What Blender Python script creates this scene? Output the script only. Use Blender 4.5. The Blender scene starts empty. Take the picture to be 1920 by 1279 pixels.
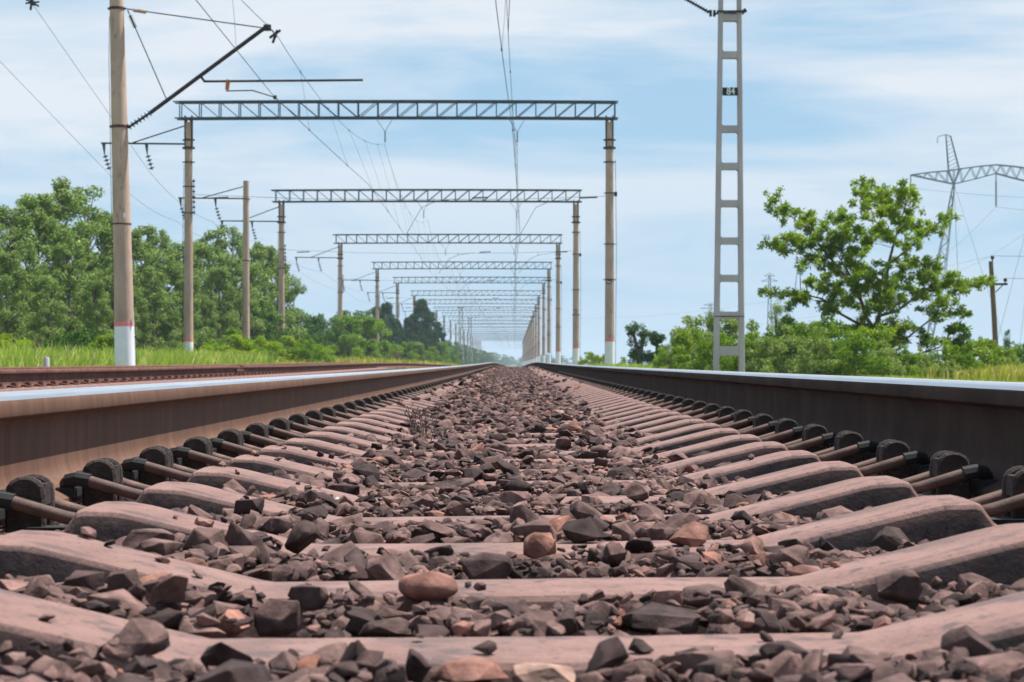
import bpy, bmesh, math, random
import numpy as np
from mathutils import Vector, Matrix

R = math.radians
# ------------------------------------------------------------------ camera, sky, sun
F = 4212.0            # focal length in photo pixels (1920 wide)
CZ = 0.60             # camera height in the world
VX, VY = 965.0, 683.0
SC = bpy.context.scene
COL = SC.collection

cam_d = bpy.data.cameras.new('camera')
cam = bpy.data.objects.new('camera', cam_d)
COL.objects.link(cam)
cam.location = (0, 0, CZ)
pitch = math.atan((VY - 639.5) / F)
yaw = math.atan((VX - 960.0) / F)
cam.rotation_euler = (R(90) + pitch, 0, yaw)
cam_d.sensor_width = 36.0
cam_d.lens = F / 1920 * 36.0
cam_d.clip_start = 0.05
cam_d.clip_end = 12000
cam_d.dof.use_dof = True
cam_d.dof.focus_distance = 5.2
cam_d.dof.aperture_fstop = 21
SC.camera = cam

SUN_DIR = Vector((0.37, 0.16, 1.0)).normalized()      # towards the sun
elev = math.asin(SUN_DIR.z)
azim = math.atan2(SUN_DIR.x, SUN_DIR.y)

world = bpy.data.worlds.new('World')
SC.world = world
world.use_nodes = True
nt = world.node_tree
nt.nodes.clear()
wo = nt.nodes.new('ShaderNodeOutputWorld')
bg = nt.nodes.new('ShaderNodeBackground')
sky = nt.nodes.new('ShaderNodeTexSky')
sky.sky_type = 'NISHITA'
sky.sun_disc = False
sky.sun_elevation = elev
sky.sun_rotation = azim
sky.altitude = 200
sky.air_density = 1.0
sky.dust_density = 0.3
sky.ozone_density = 2.5
tc = nt.nodes.new('ShaderNodeTexCoord')
mp = nt.nodes.new('ShaderNodeMapping')
mp.inputs['Scale'].default_value = (3.6, 3.0, 22.0)
mp.inputs['Location'].default_value = (2.65, 1.70, -0.42)
mp.inputs['Rotation'].default_value = (0, R(-7), 0)
n1 = nt.nodes.new('ShaderNodeTexNoise')
n1.inputs['Scale'].default_value = 1.0
n1.inputs['Detail'].default_value = 7
n1.inputs['Roughness'].default_value = 0.56
n1.inputs['Distortion'].default_value = 0.35
cr = nt.nodes.new('ShaderNodeMapRange')
cr.inputs['From Min'].default_value = 0.38
cr.inputs['From Max'].default_value = 0.58
cr.inputs['To Min'].default_value = 0.02
cr.inputs['To Max'].default_value = 1.0
# cirrus thins out towards the horizon
sep = nt.nodes.new('ShaderNodeSeparateXYZ')
hr = nt.nodes.new('ShaderNodeMapRange')
hr.inputs['From Min'].default_value = 0.0
hr.inputs['From Max'].default_value = 0.11
hr.inputs['To Min'].default_value = 0.22
hr.inputs['To Max'].default_value = 1.0
mu = nt.nodes.new('ShaderNodeMath'); mu.operation = 'MULTIPLY'
mixc = nt.nodes.new('ShaderNodeMix'); mixc.data_type = 'RGBA'
mixc.inputs['B'].default_value = (7.3, 7.9, 8.6, 1)
tint = nt.nodes.new('ShaderNodeMix'); tint.data_type = 'RGBA'; tint.blend_type = 'MULTIPLY'
tint.inputs['Factor'].default_value = 1.0
tint.inputs['B'].default_value = (0.66, 0.86, 1.02, 1)
hr2 = nt.nodes.new('ShaderNodeMapRange')
hr2.inputs['From Min'].default_value = 0.22
hr2.inputs['From Max'].default_value = 0.45
hr2.inputs['To Min'].default_value = 1.0
hr2.inputs['To Max'].default_value = 0.6
mu2 = nt.nodes.new('ShaderNodeMath'); mu2.operation = 'MULTIPLY'
L = nt.links.new
L(tc.outputs['Generated'], mp.inputs['Vector'])
L(mp.outputs['Vector'], n1.inputs['Vector'])
L(n1.outputs['Fac'], cr.inputs['Value'])
L(tc.outputs['Generated'], sep.inputs[0])
L(sep.outputs['Z'], hr.inputs['Value'])
L(cr.outputs['Result'], mu.inputs[0]); L(hr.outputs['Result'], mu.inputs[1])
L(sky.outputs['Color'], tint.inputs['A'])
veil = nt.nodes.new('ShaderNodeMix'); veil.data_type = 'RGBA'      # thin cirrostratus low in the sky
veil.inputs['B'].default_value = (3.75, 5.95, 7.95, 1)
vr = nt.nodes.new('ShaderNodeMapRange'); vr.interpolation_type = 'SMOOTHSTEP'
vr.inputs['From Min'].default_value = 0.02; vr.inputs['From Max'].default_value = 0.45
vr.inputs['To Min'].default_value = 0.92; vr.inputs['To Max'].default_value = 0.45
L(sep.outputs['Z'], vr.inputs['Value']); L(vr.outputs['Result'], veil.inputs['Factor'])
L(tint.outputs['Result'], veil.inputs['A'])
L(veil.outputs['Result'], mixc.inputs['A'])
L(sep.outputs['Z'], hr2.inputs['Value'])
L(mu.outputs[0], mu2.inputs[0]); L(hr2.outputs['Result'], mu2.inputs[1])
L(mu2.outputs[0], mixc.inputs['Factor'])
L(mixc.outputs['Result'], bg.inputs['Color'])
bg.inputs['Strength'].default_value = 0.06
L(bg.outputs['Background'], wo.inputs['Surface'])

sun_d = bpy.data.lights.new('sun', 'SUN')
sun_d.energy = 5.0
sun_d.angle = R(0.5)
sun_d.color = (1.0, 0.95, 0.88)
sun = bpy.data.objects.new('sun', sun_d)
COL.objects.link(sun)
sun.rotation_euler = SUN_DIR.to_track_quat('Z', 'Y').to_euler()

SC.view_settings.view_transform = 'Standard'
SC.view_settings.look = 'None'
SC.view_settings.exposure = 0.85
SC.view_settings.gamma = 1.0
SC.cycles.max_bounces = 6
SC.cycles.volume_bounces = 0
SC.cycles.transparent_max_bounces = 8

# ------------------------------------------------------------------ helpers
def P(px, py, d):
    return Vector(((px - VX) / F * d, d, CZ - (py - VY) / F * d))

def tag(o, label=None, cat=None, group=None, kind=None):
    if label: o['label'] = label
    if cat: o['category'] = cat
    if group: o['group'] = group
    if kind: o['kind'] = kind
    return o

def empty(name, loc=(0, 0, 0), rot=(0, 0, 0), label=None, cat=None, group=None):
    o = bpy.data.objects.new(name, None)
    o.empty_display_size = 0.3
    COL.objects.link(o)
    o.location = loc
    o.rotation_euler = rot
    return tag(o, label, cat, group)

def link_mesh(name, me, parent=None, loc=(0, 0, 0)):
    o = bpy.data.objects.new(name, me)
    COL.objects.link(o)
    o.location = loc
    if parent: o.parent = parent
    return o

def children(o):
    return [c for c in bpy.data.objects if c.parent is o]

def copy_tree(tree, parent=None):
    o, kids = tree
    c = o.copy(); COL.objects.link(c); c.parent = parent
    for k in kids: copy_tree(k, c)
    return c

def tree_of(o):
    return (o, [tree_of(c) for c in children(o)])

class MB:
    def __init__(s): s.v = []; s.f = []; s.m = []
    def add(s, vs, fs, mi=0):
        b = len(s.v); s.v += [tuple(v) for v in vs]
        s.f += [tuple(i + b for i in f) for f in fs]; s.m += [mi] * len(fs)
    def box(s, c, size, rot=None, mi=0, ch=0.0):
        c = Vector(c); hx, hy, hz = [q / 2 for q in size]
        if ch <= 0:
            vs = [Vector((x, y, z)) for z in (-hz, hz) for y in (-hy, hy) for x in (-hx, hx)]
            fs = [(0, 2, 3, 1), (4, 5, 7, 6), (0, 1, 5, 4), (2, 6, 7, 3), (0, 4, 6, 2), (1, 3, 7, 5)]
        else:
            bm = bmesh.new()
            bmesh.ops.create_cube(bm, size=1)
            for v in bm.verts: v.co = Vector((v.co.x * size[0], v.co.y * size[1], v.co.z * size[2]))
            bmesh.ops.bevel(bm, geom=bm.edges[:] , offset=ch, segments=2, profile=0.6, affect='EDGES')
            vs = [v.co.copy() for v in bm.verts]; bm.verts.index_update()
            fs = [tuple(v.index for v in f.verts) for f in bm.faces]
            bm.free()
        if rot is not None: vs = [rot @ v for v in vs]
        s.add([v + c for v in vs], fs, mi)
    def bar(s, p, q, w, h, mi=0, up=Vector((0, 0, 1))):
        p = Vector(p); q = Vector(q); d = (q - p)
        ln = d.length
        if ln < 1e-6: return
        d /= ln
        if abs(d.dot(up)) > 0.98: up = Vector((0, 1, 0))
        sx = d.cross(up).normalized(); sz = sx.cross(d).normalized()
        vs = []
        for e in (p, q):
            for a, b in ((-1, -1), (1, -1), (1, 1), (-1, 1)):
                vs.append(e + sx * a * w / 2 + sz * b * h / 2)
        s.add(vs, [(0, 1, 2, 3), (7, 6, 5, 4), (0, 4, 5, 1), (1, 5, 6, 2), (2, 6, 7, 3), (3, 7, 4, 0)], mi)
    def tube(s, pts, r, n=8, mi=0, cap=True, round_end=False):
        pts = [Vector(p) for p in pts]
        rs = list(r) if hasattr(r, '__len__') else [r] * len(pts)
        if round_end:
            d0 = (pts[0] - pts[1]).normalized(); d1 = (pts[-1] - pts[-2]).normalized()
            pts = [pts[0] + d0 * rs[0] * .75] + pts + [pts[-1] + d1 * rs[-1] * .75]
            rs = [rs[0] * .55] + rs + [rs[-1] * .55]
        vs = []; prev = None
        for i, p in enumerate(pts):
            a = pts[max(0, i - 1)]; b = pts[min(len(pts) - 1, i + 1)]
            t = (b - a).normalized()
            if prev is None:
                up = Vector((0, 0, 1)) if abs(t.z) < 0.9 else Vector((1, 0, 0))
                sx = t.cross(up).normalized()
            else:
                sx = (prev - t * prev.dot(t)).normalized()
            prev = sx; sy = t.cross(sx)
            for k in range(n):
                an = 2 * math.pi * k / n
                vs.append(p + (sx * math.cos(an) + sy * math.sin(an)) * rs[i])
        fs = []
        for i in range(len(pts) - 1):
            for k in range(n):
                k2 = (k + 1) % n
                fs.append((i * n + k, i * n + k2, (i + 1) * n + k2, (i + 1) * n + k))
        if cap:
            fs.append(tuple(reversed(range(n))))
            fs.append(tuple((len(pts) - 1) * n + k for k in range(n)))
        s.add(vs, fs, mi)
    def prism(s, outline, axis_vec, o, ux, uy, mi=0):
        """outline in the ux/uy plane at o, extruded along axis_vec"""
        o = Vector(o); n = len(outline)
        a = [o + ux * x + uy * y for x, y in outline]
        b = [v + axis_vec for v in a]
        fs = [tuple(reversed(range(n))), tuple(range(n, 2 * n))]
        fs += [(i, (i + 1) % n, (i + 1) % n + n, i + n) for i in range(n)]
        s.add(a + b, fs, mi)
    def build(s, name, mats, parent=None, loc=(0, 0, 0), smooth=None):
        me = s.mesh(name, mats, smooth)
        return link_mesh(name, me, parent, loc)
    def mesh(s, name, mats, smooth=None):
        me = bpy.data.meshes.new(name)
        me.from_pydata([tuple(v) for v in s.v], [], s.f)
        if not isinstance(mats, (list, tuple)): mats = [mats]
        for m in mats: me.materials.append(m)
        if len(mats) > 1: me.polygons.foreach_set('material_index', s.m)
        bm = bmesh.new(); bm.from_mesh(me)
        bmesh.ops.recalc_face_normals(bm, faces=bm.faces[:]); bm.to_mesh(me); bm.free()
        if smooth is not None:
            me.polygons.foreach_set('use_smooth', [True] * len(me.polygons))
            me.set_sharp_from_angle(angle=R(smooth))
        me.update()
        return me

def np_mesh(name, V, T, mats, tint=None, smooth=None, per=3):
    """V (n,3), T (m,per) uniform polygons"""
    me = bpy.data.meshes.new(name)
    me.vertices.add(len(V)); me.vertices.foreach_set('co', np.ascontiguousarray(V, dtype=np.float32).ravel())
    nl = T.size
    me.loops.add(nl); me.loops.foreach_set('vertex_index', np.ascontiguousarray(T, dtype=np.int32).ravel())
    me.polygons.add(len(T))
    me.polygons.foreach_set('loop_start', np.arange(0, nl, per, dtype=np.int32))
    if not isinstance(mats, (list, tuple)): mats = [mats]
    for m in mats: me.materials.append(m)
    me.update(calc_edges=True)
    if tint is not None:
        at = me.attributes.new('tint', 'FLOAT', 'POINT')
        at.data.foreach_set('value', np.ascontiguousarray(tint, dtype=np.float32))
    if smooth is not None:
        me.polygons.foreach_set('use_smooth', np.ones(len(T), dtype=bool))
        me.set_sharp_from_angle(angle=R(smooth))
    else:
        me.polygons.foreach_set('use_smooth', np.zeros(len(T), dtype=bool))
    return me

# ------------------------------------------------------------------ materials
def mat(name, col, rough=0.8, metal=0.0, spec=0.3):
    m = bpy.data.materials.new(name); m.use_nodes = True
    b = m.node_tree.nodes['Principled BSDF']
    b.inputs['Base Color'].default_value = (*col, 1)
    b.inputs['Roughness'].default_value = rough
    b.inputs['Metallic'].default_value = metal
    b.inputs['Specular IOR Level'].default_value = spec
    return m

def ramp(nt, stops, interp='LINEAR'):
    r = nt.nodes.new('ShaderNodeValToRGB'); cr = r.color_ramp; cr.interpolation = interp
    cr.elements[0].position = stops[0][0]; cr.elements[0].color = (*stops[0][1], 1)
    cr.elements[1].position = stops[-1][0]; cr.elements[1].color = (*stops[-1][1], 1)
    for p, c in stops[1:-1]:
        e = cr.elements.new(p); e.color = (*c, 1)
    return r

def noise_mat(name, stops, scale=20, detail=6, rough=0.85, bump=0.3, bdist=0.002, bscale=None, stretch=(1, 1, 1),
              spots=None, coord='Object', spec=0.25, rrough=0.55):
    m = mat(name, stops[0][1], rough, spec=spec); nt = m.node_tree; b = nt.nodes['Principled BSDF']; L = nt.links.new
    tc = nt.nodes.new('ShaderNodeTexCoord'); mp = nt.nodes.new('ShaderNodeMapping')
    mp.inputs['Scale'].default_value = stretch
    L(tc.outputs[coord], mp.inputs['Vector'])
    n = nt.nodes.new('ShaderNodeTexNoise'); n.inputs['Scale'].default_value = scale
    n.inputs['Detail'].default_value = detail; n.inputs['Roughness'].default_value = rrough
    L(mp.outputs[0], n.inputs['Vector'])
    r = ramp(nt, stops); L(n.outputs['Fac'], r.inputs['Fac'])
    out = r.outputs['Color']
    if spots:
        for (sc, lo, hi, c, f) in spots:
            n2 = nt.nodes.new('ShaderNodeTexNoise'); n2.inputs['Scale'].default_value = sc; n2.inputs['Detail'].default_value = 4
            L(mp.outputs[0], n2.inputs['Vector'])
            mr = nt.nodes.new('ShaderNodeMapRange'); mr.inputs['From Min'].default_value = lo; mr.inputs['From Max'].default_value = hi
            mr.inputs['To Max'].default_value = f
            L(n2.outputs['Fac'], mr.inputs['Value'])
            mx = nt.nodes.new('ShaderNodeMix'); mx.data_type = 'RGBA'
            L(mr.outputs[0], mx.inputs['Factor']); L(out, mx.inputs['A']); mx.inputs['B'].default_value = (*c, 1)
            out = mx.outputs['Result']
    L(out, b.inputs['Base Color'])
    if bump:
        nb = nt.nodes.new('ShaderNodeTexNoise'); nb.inputs['Scale'].default_value = bscale or scale * 3
        nb.inputs['Detail'].default_value = 8; nb.inputs['Roughness'].default_value = 0.65
        L(mp.outputs[0], nb.inputs['Vector'])
        bp = nt.nodes.new('ShaderNodeBump'); bp.inputs['Strength'].default_value = bump; bp.inputs['Distance'].default_value = bdist
        L(nb.outputs['Fac'], bp.inputs['Height']); L(bp.outputs['Normal'], b.inputs['Normal'])
    return m

def stone_material():
    m = mat('ballast_stone', (.14, .1, .1), .9, spec=.2); nt = m.node_tree; b = nt.nodes['Principled BSDF']; L = nt.links.new
    at = nt.nodes.new('ShaderNodeAttribute'); at.attribute_name = 'tint'
    r = ramp(nt, [(0, (0.018, 0.013, 0.013)), (.2, (0.037, 0.026, 0.026)), (.38, (0.088, 0.054, 0.050)), (.62, (0.143, 0.087, 0.078)), (.86, (0.204, 0.121, 0.106)),
                  (.92, (.215, .108, .088)), (.975, (.27, .120, .080)), (1, (.34, .30, .26))])
    L(at.outputs['Fac'], r.inputs['Fac'])
    tc = nt.nodes.new('ShaderNodeTexCoord')
    n = nt.nodes.new('ShaderNodeTexNoise'); n.inputs['Scale'].default_value = 45; n.inputs['Detail'].default_value = 7
    L(tc.outputs['Object'], n.inputs['Vector'])
    mr = nt.nodes.new('ShaderNodeMapRange'); mr.inputs['From Min'].default_value = .3; mr.inputs['From Max'].default_value = .7
    mr.inputs['To Min'].default_value = .42; mr.inputs['To Max'].default_value = 1.6
    L(n.outputs['Fac'], mr.inputs['Value'])
    mx = nt.nodes.new('ShaderNodeMix'); mx.data_type = 'RGBA'; mx.blend_type = 'MULTIPLY'; mx.inputs['Factor'].default_value = 1
    L(r.outputs['Color'], mx.inputs['A']); L(mr.outputs[0], mx.inputs['B'])
    # brown brake dust settled over everything in soft patches
    n2 = nt.nodes.new('ShaderNodeTexNoise'); n2.inputs['Scale'].default_value = 14; n2.inputs['Detail'].default_value = 5
    L(tc.outputs['Object'], n2.inputs['Vector'])
    mr2 = nt.nodes.new('ShaderNodeMapRange'); mr2.inputs['From Min'].default_value = .4; mr2.inputs['From Max'].default_value = .75
    mr2.inputs['To Max'].default_value = .4
    L(n2.outputs['Fac'], mr2.inputs['Value'])
    mx2 = nt.nodes.new('ShaderNodeMix'); mx2.data_type = 'RGBA'; L(mr2.outputs[0], mx2.inputs['Factor'])
    L(mx.outputs['Result'], mx2.inputs['A']); mx2.inputs['B'].default_value = (.165, .103, .090, 1)
    L(mx2.outputs['Result'], b.inputs['Base Color'])
    nb = nt.nodes.new('ShaderNodeTexNoise'); nb.inputs['Scale'].default_value = 130; nb.inputs['Detail'].default_value = 8
    nb.inputs['Roughness'].default_value = .7
    L(tc.outputs['Object'], nb.inputs['Vector'])
    bp = nt.nodes.new('ShaderNodeBump'); bp.inputs['Strength'].default_value = .75; bp.inputs['Distance'].default_value = .0035
    L(nb.outputs['Fac'], bp.inputs['Height']); L(bp.outputs['Normal'], b.inputs['Normal'])
    return m

def leaf_material(name, stops, trans=0.35, rough=.6, back=None, spec=.14):
    m = bpy.data.materials.new(name); m.use_nodes = True; nt = m.node_tree; L = nt.links.new
    b = nt.nodes['Principled BSDF']; out = nt.nodes['Material Output']
    b.inputs['Roughness'].default_value = rough; b.inputs['Specular IOR Level'].default_value = spec
    at = nt.nodes.new('ShaderNodeAttribute'); at.attribute_name = 'tint'
    r = ramp(nt, stops); L(at.outputs['Fac'], r.inputs['Fac'])
    col = r.outputs['Color']
    if back:
        ge = nt.nodes.new('ShaderNodeNewGeometry')
        mx = nt.nodes.new('ShaderNodeMix'); mx.data_type = 'RGBA'
        L(ge.outputs['Backfacing'], mx.inputs['Factor']); L(col, mx.inputs['A']); mx.inputs['B'].default_value = (*back, 1)
        col = mx.outputs['Result']
    L(col, b.inputs['Base Color'])
    tr = nt.nodes.new('ShaderNodeBsdfTranslucent')
    hs = nt.nodes.new('ShaderNodeHueSaturation'); hs.inputs['Saturation'].default_value = 1.15; hs.inputs['Value'].default_value = 1.5
    L(col, hs.inputs['Color']); L(hs.outputs['Color'], tr.inputs['Color'])
    ms = nt.nodes.new('ShaderNodeMixShader'); ms.inputs['Fac'].default_value = trans
    L(b.outputs[0], ms.inputs[1]); L(tr.outputs[0], ms.inputs[2]); L(ms.outputs[0], out.inputs['Surface'])
    return m

M = {}
M['stone'] = stone_material()
M['bed'] = noise_mat('ballast_fines', [(.3, (0.037, 0.028, 0.026)), (.7, (0.081, 0.059, 0.055))], 60, bump=1, bdist=.01, bscale=90)
M['concrete_sleeper'] = noise_mat('dusty_sleeper_concrete', [(.25, (0.156, 0.092, 0.082)), (.5, (0.215, 0.128, 0.113)), (.75, (0.258, 0.161, 0.140))], 9, rough=.88,
    bump=.7, bdist=.004, bscale=95, stretch=(1, 1, 1),
    spots=[(30, .57, .66, (.085, .064, .064), .75), (7, .52, .70, (.115, .080, .074), .7), (120, .60, .66, (.085, .06, .058), .6), (170, .71, .75, (.34, .31, .29), .8)])
def add_grime_shade(m):  # darkens the flank colour: dirt with painted shade mixed in
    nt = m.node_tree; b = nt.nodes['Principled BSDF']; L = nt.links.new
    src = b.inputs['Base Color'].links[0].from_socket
    at = nt.nodes.new('ShaderNodeAttribute'); at.attribute_name = 'grime_shade'
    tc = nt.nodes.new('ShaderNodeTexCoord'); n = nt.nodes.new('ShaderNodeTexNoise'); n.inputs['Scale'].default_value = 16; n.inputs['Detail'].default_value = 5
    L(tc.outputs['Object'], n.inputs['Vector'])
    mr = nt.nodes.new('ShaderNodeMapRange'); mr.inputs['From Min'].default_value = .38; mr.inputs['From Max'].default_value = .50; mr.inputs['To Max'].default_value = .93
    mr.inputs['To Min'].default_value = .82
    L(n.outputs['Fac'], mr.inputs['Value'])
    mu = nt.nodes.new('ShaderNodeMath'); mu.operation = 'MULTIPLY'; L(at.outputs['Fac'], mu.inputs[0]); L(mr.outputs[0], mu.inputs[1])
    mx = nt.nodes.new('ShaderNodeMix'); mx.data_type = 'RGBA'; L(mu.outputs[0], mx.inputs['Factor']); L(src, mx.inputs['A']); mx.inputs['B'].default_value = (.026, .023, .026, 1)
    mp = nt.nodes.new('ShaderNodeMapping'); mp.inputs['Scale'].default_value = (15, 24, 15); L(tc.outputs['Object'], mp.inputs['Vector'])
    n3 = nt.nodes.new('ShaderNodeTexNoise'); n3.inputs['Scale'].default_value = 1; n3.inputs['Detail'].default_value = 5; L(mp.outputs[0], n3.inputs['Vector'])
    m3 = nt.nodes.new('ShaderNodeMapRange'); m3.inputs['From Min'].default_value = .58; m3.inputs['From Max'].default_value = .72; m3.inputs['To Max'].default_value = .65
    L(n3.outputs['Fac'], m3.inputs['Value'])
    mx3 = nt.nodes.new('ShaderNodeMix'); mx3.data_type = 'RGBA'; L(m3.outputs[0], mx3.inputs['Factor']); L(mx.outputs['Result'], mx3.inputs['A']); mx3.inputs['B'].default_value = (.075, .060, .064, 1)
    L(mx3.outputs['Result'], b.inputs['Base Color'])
add_grime_shade(M['concrete_sleeper'])
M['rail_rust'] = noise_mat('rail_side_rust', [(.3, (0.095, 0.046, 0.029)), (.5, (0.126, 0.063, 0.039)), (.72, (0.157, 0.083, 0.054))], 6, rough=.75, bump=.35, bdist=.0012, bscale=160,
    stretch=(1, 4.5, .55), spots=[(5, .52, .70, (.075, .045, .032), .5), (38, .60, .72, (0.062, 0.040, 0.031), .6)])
M['rail_top'] = noise_mat('polished_rail_head', [(.35, (.50, .51, .54)), (.65, (.62, .63, .66))], 5, rough=.22, bump=.05, bdist=.0004, bscale=60, stretch=(40, .6, 1))
M['rail_top'].node_tree.nodes['Principled BSDF'].inputs['Metallic'].default_value = .9
M['rail_top'].node_tree.nodes['Principled BSDF'].inputs['Roughness'].default_value = .30
M['old_rust'] = noise_mat('old_red_rust', [(.3, (0.077, 0.030, 0.022)), (.5, (0.124, 0.053, 0.040)), (.75, (0.167, 0.084, 0.065))], 7, rough=.9, bump=.4, bdist=.002, bscale=60)
M['cast_iron'] = noise_mat('dirty_cast_iron', [(.3, (0.031, 0.023, 0.022)), (.6, (0.053, 0.038, 0.034)), (.8, (0.093, 0.063, 0.056))], 30, rough=.8, bump=1.0, bdist=.006, bscale=110,
    spots=[(90, .68, .74, (0.149, 0.118, 0.099), .7)])
M['clip_steel'] = noise_mat('rusty_spring_steel', [(.3, (0.060, 0.037, 0.031)), (.55, (0.105, 0.065, 0.054)), (.8, (0.176, 0.106, 0.087))], 35, rough=.7, bump=.5, bdist=.002, bscale=200)
M['rubber'] = mat('black_insulator', (.02, .02, .022), .8)
M['pole_concrete'] = noise_mat('weathered_pole_concrete', [(.3, (0.408, 0.287, 0.222)), (.55, (0.521, 0.371, 0.293)), (.8, (0.612, 0.450, 0.364))], 3.2, rough=.9, bump=.25, bdist=.004, bscale=30,
    stretch=(1, 1, .3), spots=[(5, .56, .72, (.24, .18, .15), .55), (14, .62, .72, (.15, .11, .10), .5)])
M['mast_concrete'] = noise_mat('grey_mast_concrete', [(.3, (0.408, 0.367, 0.376)), (.6, (0.490, 0.446, 0.461)), (.8, (0.571, 0.519, 0.541))], 3, rough=.9, bump=.2, bdist=.003, bscale=40,
    stretch=(1, 1, .4))
M['white_paint'] = noise_mat('chalky_white_paint', [(.3, (.82, .82, .85)), (.6, (.90, .90, .92))], 4, rough=.8, bump=.1, spots=[(12, .68, .76, (.5, .48, .47), .5)])
M['red_paint'] = noise_mat('red_paint_band', [(.3, (.78, .20, .20)), (.6, (.88, .28, .28))], 12, rough=.8, bump=.1)
M['orange_stain'] = noise_mat('orange_rust_stain', [(.3, (.30, .15, .09)), (.6, (.40, .22, .14))], 3, rough=.9, bump=.1)
M['truss_steel'] = noise_mat('blue_grey_truss_paint', [(.3, (.035, .055, .075)), (.7, (.065, .09, .11))], 8, rough=.6, bump=.1)
M['dark_steel'] = noise_mat('dark_fitting_steel', [(.3, (.02, .022, .028)), (.7, (.05, .045, .048))], 10, rough=.6, bump=.1)
M['rust_steel'] = noise_mat('rusty_bracket_steel', [(.3, (.06, .03, .028)), (.7, (.13, .07, .06))], 10, rough=.8, bump=.2)
M['wire'] = mat('weathered_copper_wire', (.05, .075, .085), .6, metal=.2)
M['insulator'] = mat('dark_glass_insulator', (.02, .045, .06), .2, spec=.6)
M['orange_insulator'] = mat('orange_insulator', (.55, .17, .08), .5)
M['black_plate'] = mat('black_enamel_plate', (.012, .015, .022), .35)
M['plate_white'] = mat('white_digit_paint', (.8, .8, .8), .5)
M['wood_pole'] = noise_mat('tarred_wood_pole', [(.3, (.10, .065, .04)), (.7, (.20, .14, .09))], 8, rough=.9, bump=.4, bdist=.004, stretch=(1, 1, .15))
M['bark'] = noise_mat('grey_brown_bark', [(.3, (.07, .055, .042)), (.7, (.15, .125, .10))], 10, rough=.95, bump=.6, bdist=.01, stretch=(1, 1, .25))
M['pale_bark'] = noise_mat('pale_poplar_bark', [(.3, (.20, .185, .15)), (.7, (.36, .34, .29))], 6, rough=.95, bump=.4, bdist=.01)
M['pylon_steel'] = mat('galvanised_pylon_steel', (.20, .25, .31), .6, metal=.2)
M['soil'] = noise_mat('grassy_soil', [(.3, (.075, .095, .030)), (.55, (.115, .140, .042)), (.8, (.20, .185, .085))], .25, rough=1, bump=.6, bdist=.05, bscale=3, coord='Object')
G = leaf_material
M['leaf_poplar'] = G('silvery_poplar_leaf', [(0, (0.042, 0.095, 0.020)), (.5, (0.105, 0.195, 0.037)), (.9, (0.212, 0.312, 0.066)), (1, (0.634, 0.656, 0.334))], .3, back=(0.246, 0.312, 0.102), spec=.12)
M['leaf_dark'] = G('dark_green_leaf', [(0, (0.032, 0.079, 0.015)), (.5, (0.066, 0.138, 0.024)), (1, (0.124, 0.217, 0.034))], .25)
M['leaf_mid'] = G('mid_green_leaf', [(0, (0.080, 0.151, 0.021)), (.5, (0.151, 0.245, 0.032)), (1, (0.263, 0.353, 0.057))], .38)
M['leaf_oak'] = G('yellow_green_leaf', [(0, (0.097, 0.178, 0.013)), (.45, (0.170, 0.260, 0.018)), (.8, (0.289, 0.376, 0.033)), (1, (0.436, 0.429, 0.056))], .42, rough=.45, spec=.4)
M['leaf_olive'] = G('grey_green_willow_leaf', [(0, (0.129, 0.194, 0.053)), (.5, (0.226, 0.297, 0.083)), (1, (0.387, 0.446, 0.156))], .3)
M['leaf_pine'] = G('blackish_pine_needles', [(0, (0.023, 0.057, 0.025)), (.5, (0.048, 0.104, 0.040)), (1, (0.104, 0.171, 0.072))], .12)
M['leaf_yellow'] = G('yellow_green_shrub_leaf', [(0, (0.158, 0.235, 0.024)), (.5, (0.245, 0.331, 0.036)), (1, (0.389, 0.442, 0.060))], .42)
M['leaf_dry'] = G('dry_brown_twigs', [(0, (.07, .035, .028)), (.6, (.13, .07, .055)), (1, (.22, .14, .10))], .1)
M['grass'] = G('meadow_grass_blades', [(0, (0.167, 0.249, 0.053)), (.45, (0.286, 0.381, 0.080)), (.8, (0.432, 0.514, 0.129)), (1, (0.747, 0.596, 0.327))], .4, rough=.6)
M['grass_yellow'] = G('yellowing_grass_blades', [(0, (0.203, 0.233, 0.043)), (.5, (0.343, 0.355, 0.069)), (1, (0.655, 0.492, 0.240))], .4, rough=.6)
M['twig'] = noise_mat('dry_weed_twig', [(.3, (.09, .06, .05)), (.7, (.20, .15, .12))], 60, rough=.9, bump=.1)

# ------------------------------------------------------------------ the lie of the land
_kx = [-60, 0, 18, 45, 70, 88, 125, 200, 310, 600, 1200, 3000]
_kz = [0.0, 0, .008, .045, .105, .118, .055, -.115, -.26, -.50, -.80, -1.2]
_gx = np.arange(-60, 3000, 1.0)
_gz = np.interp(_gx, _kx, _kz)
_kern = np.exp(-0.5 * (np.arange(-24, 25) / 8.0) ** 2); _kern /= _kern.sum()
_gp = np.pad(_gz, 24, mode='edge')
_gs = np.convolve(_gp, _kern, mode='valid')
def prof(y): return np.interp(y, _gx, _gs)

X0 = 0.0175
CANT = 0.0086
TOP = CZ - 0.0385
U2 = -5.20 - X0          # centre of the second, rusty track
def trk(u, v, y):
    """track coordinates (u across, v above the rail tops) -> world"""
    return Vector((X0 + u, y, TOP + CANT * u * max(0.0, 1 - abs(u) / 9) + v + float(prof(y))))
def trk_z(u, v, y):
    return TOP + CANT * u * np.clip(1 - np.abs(u) / 9, 0, 1) + v + prof(y)
GROUND = -0.45
def gz(y): return CZ + GROUND + float(prof(y))

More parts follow.
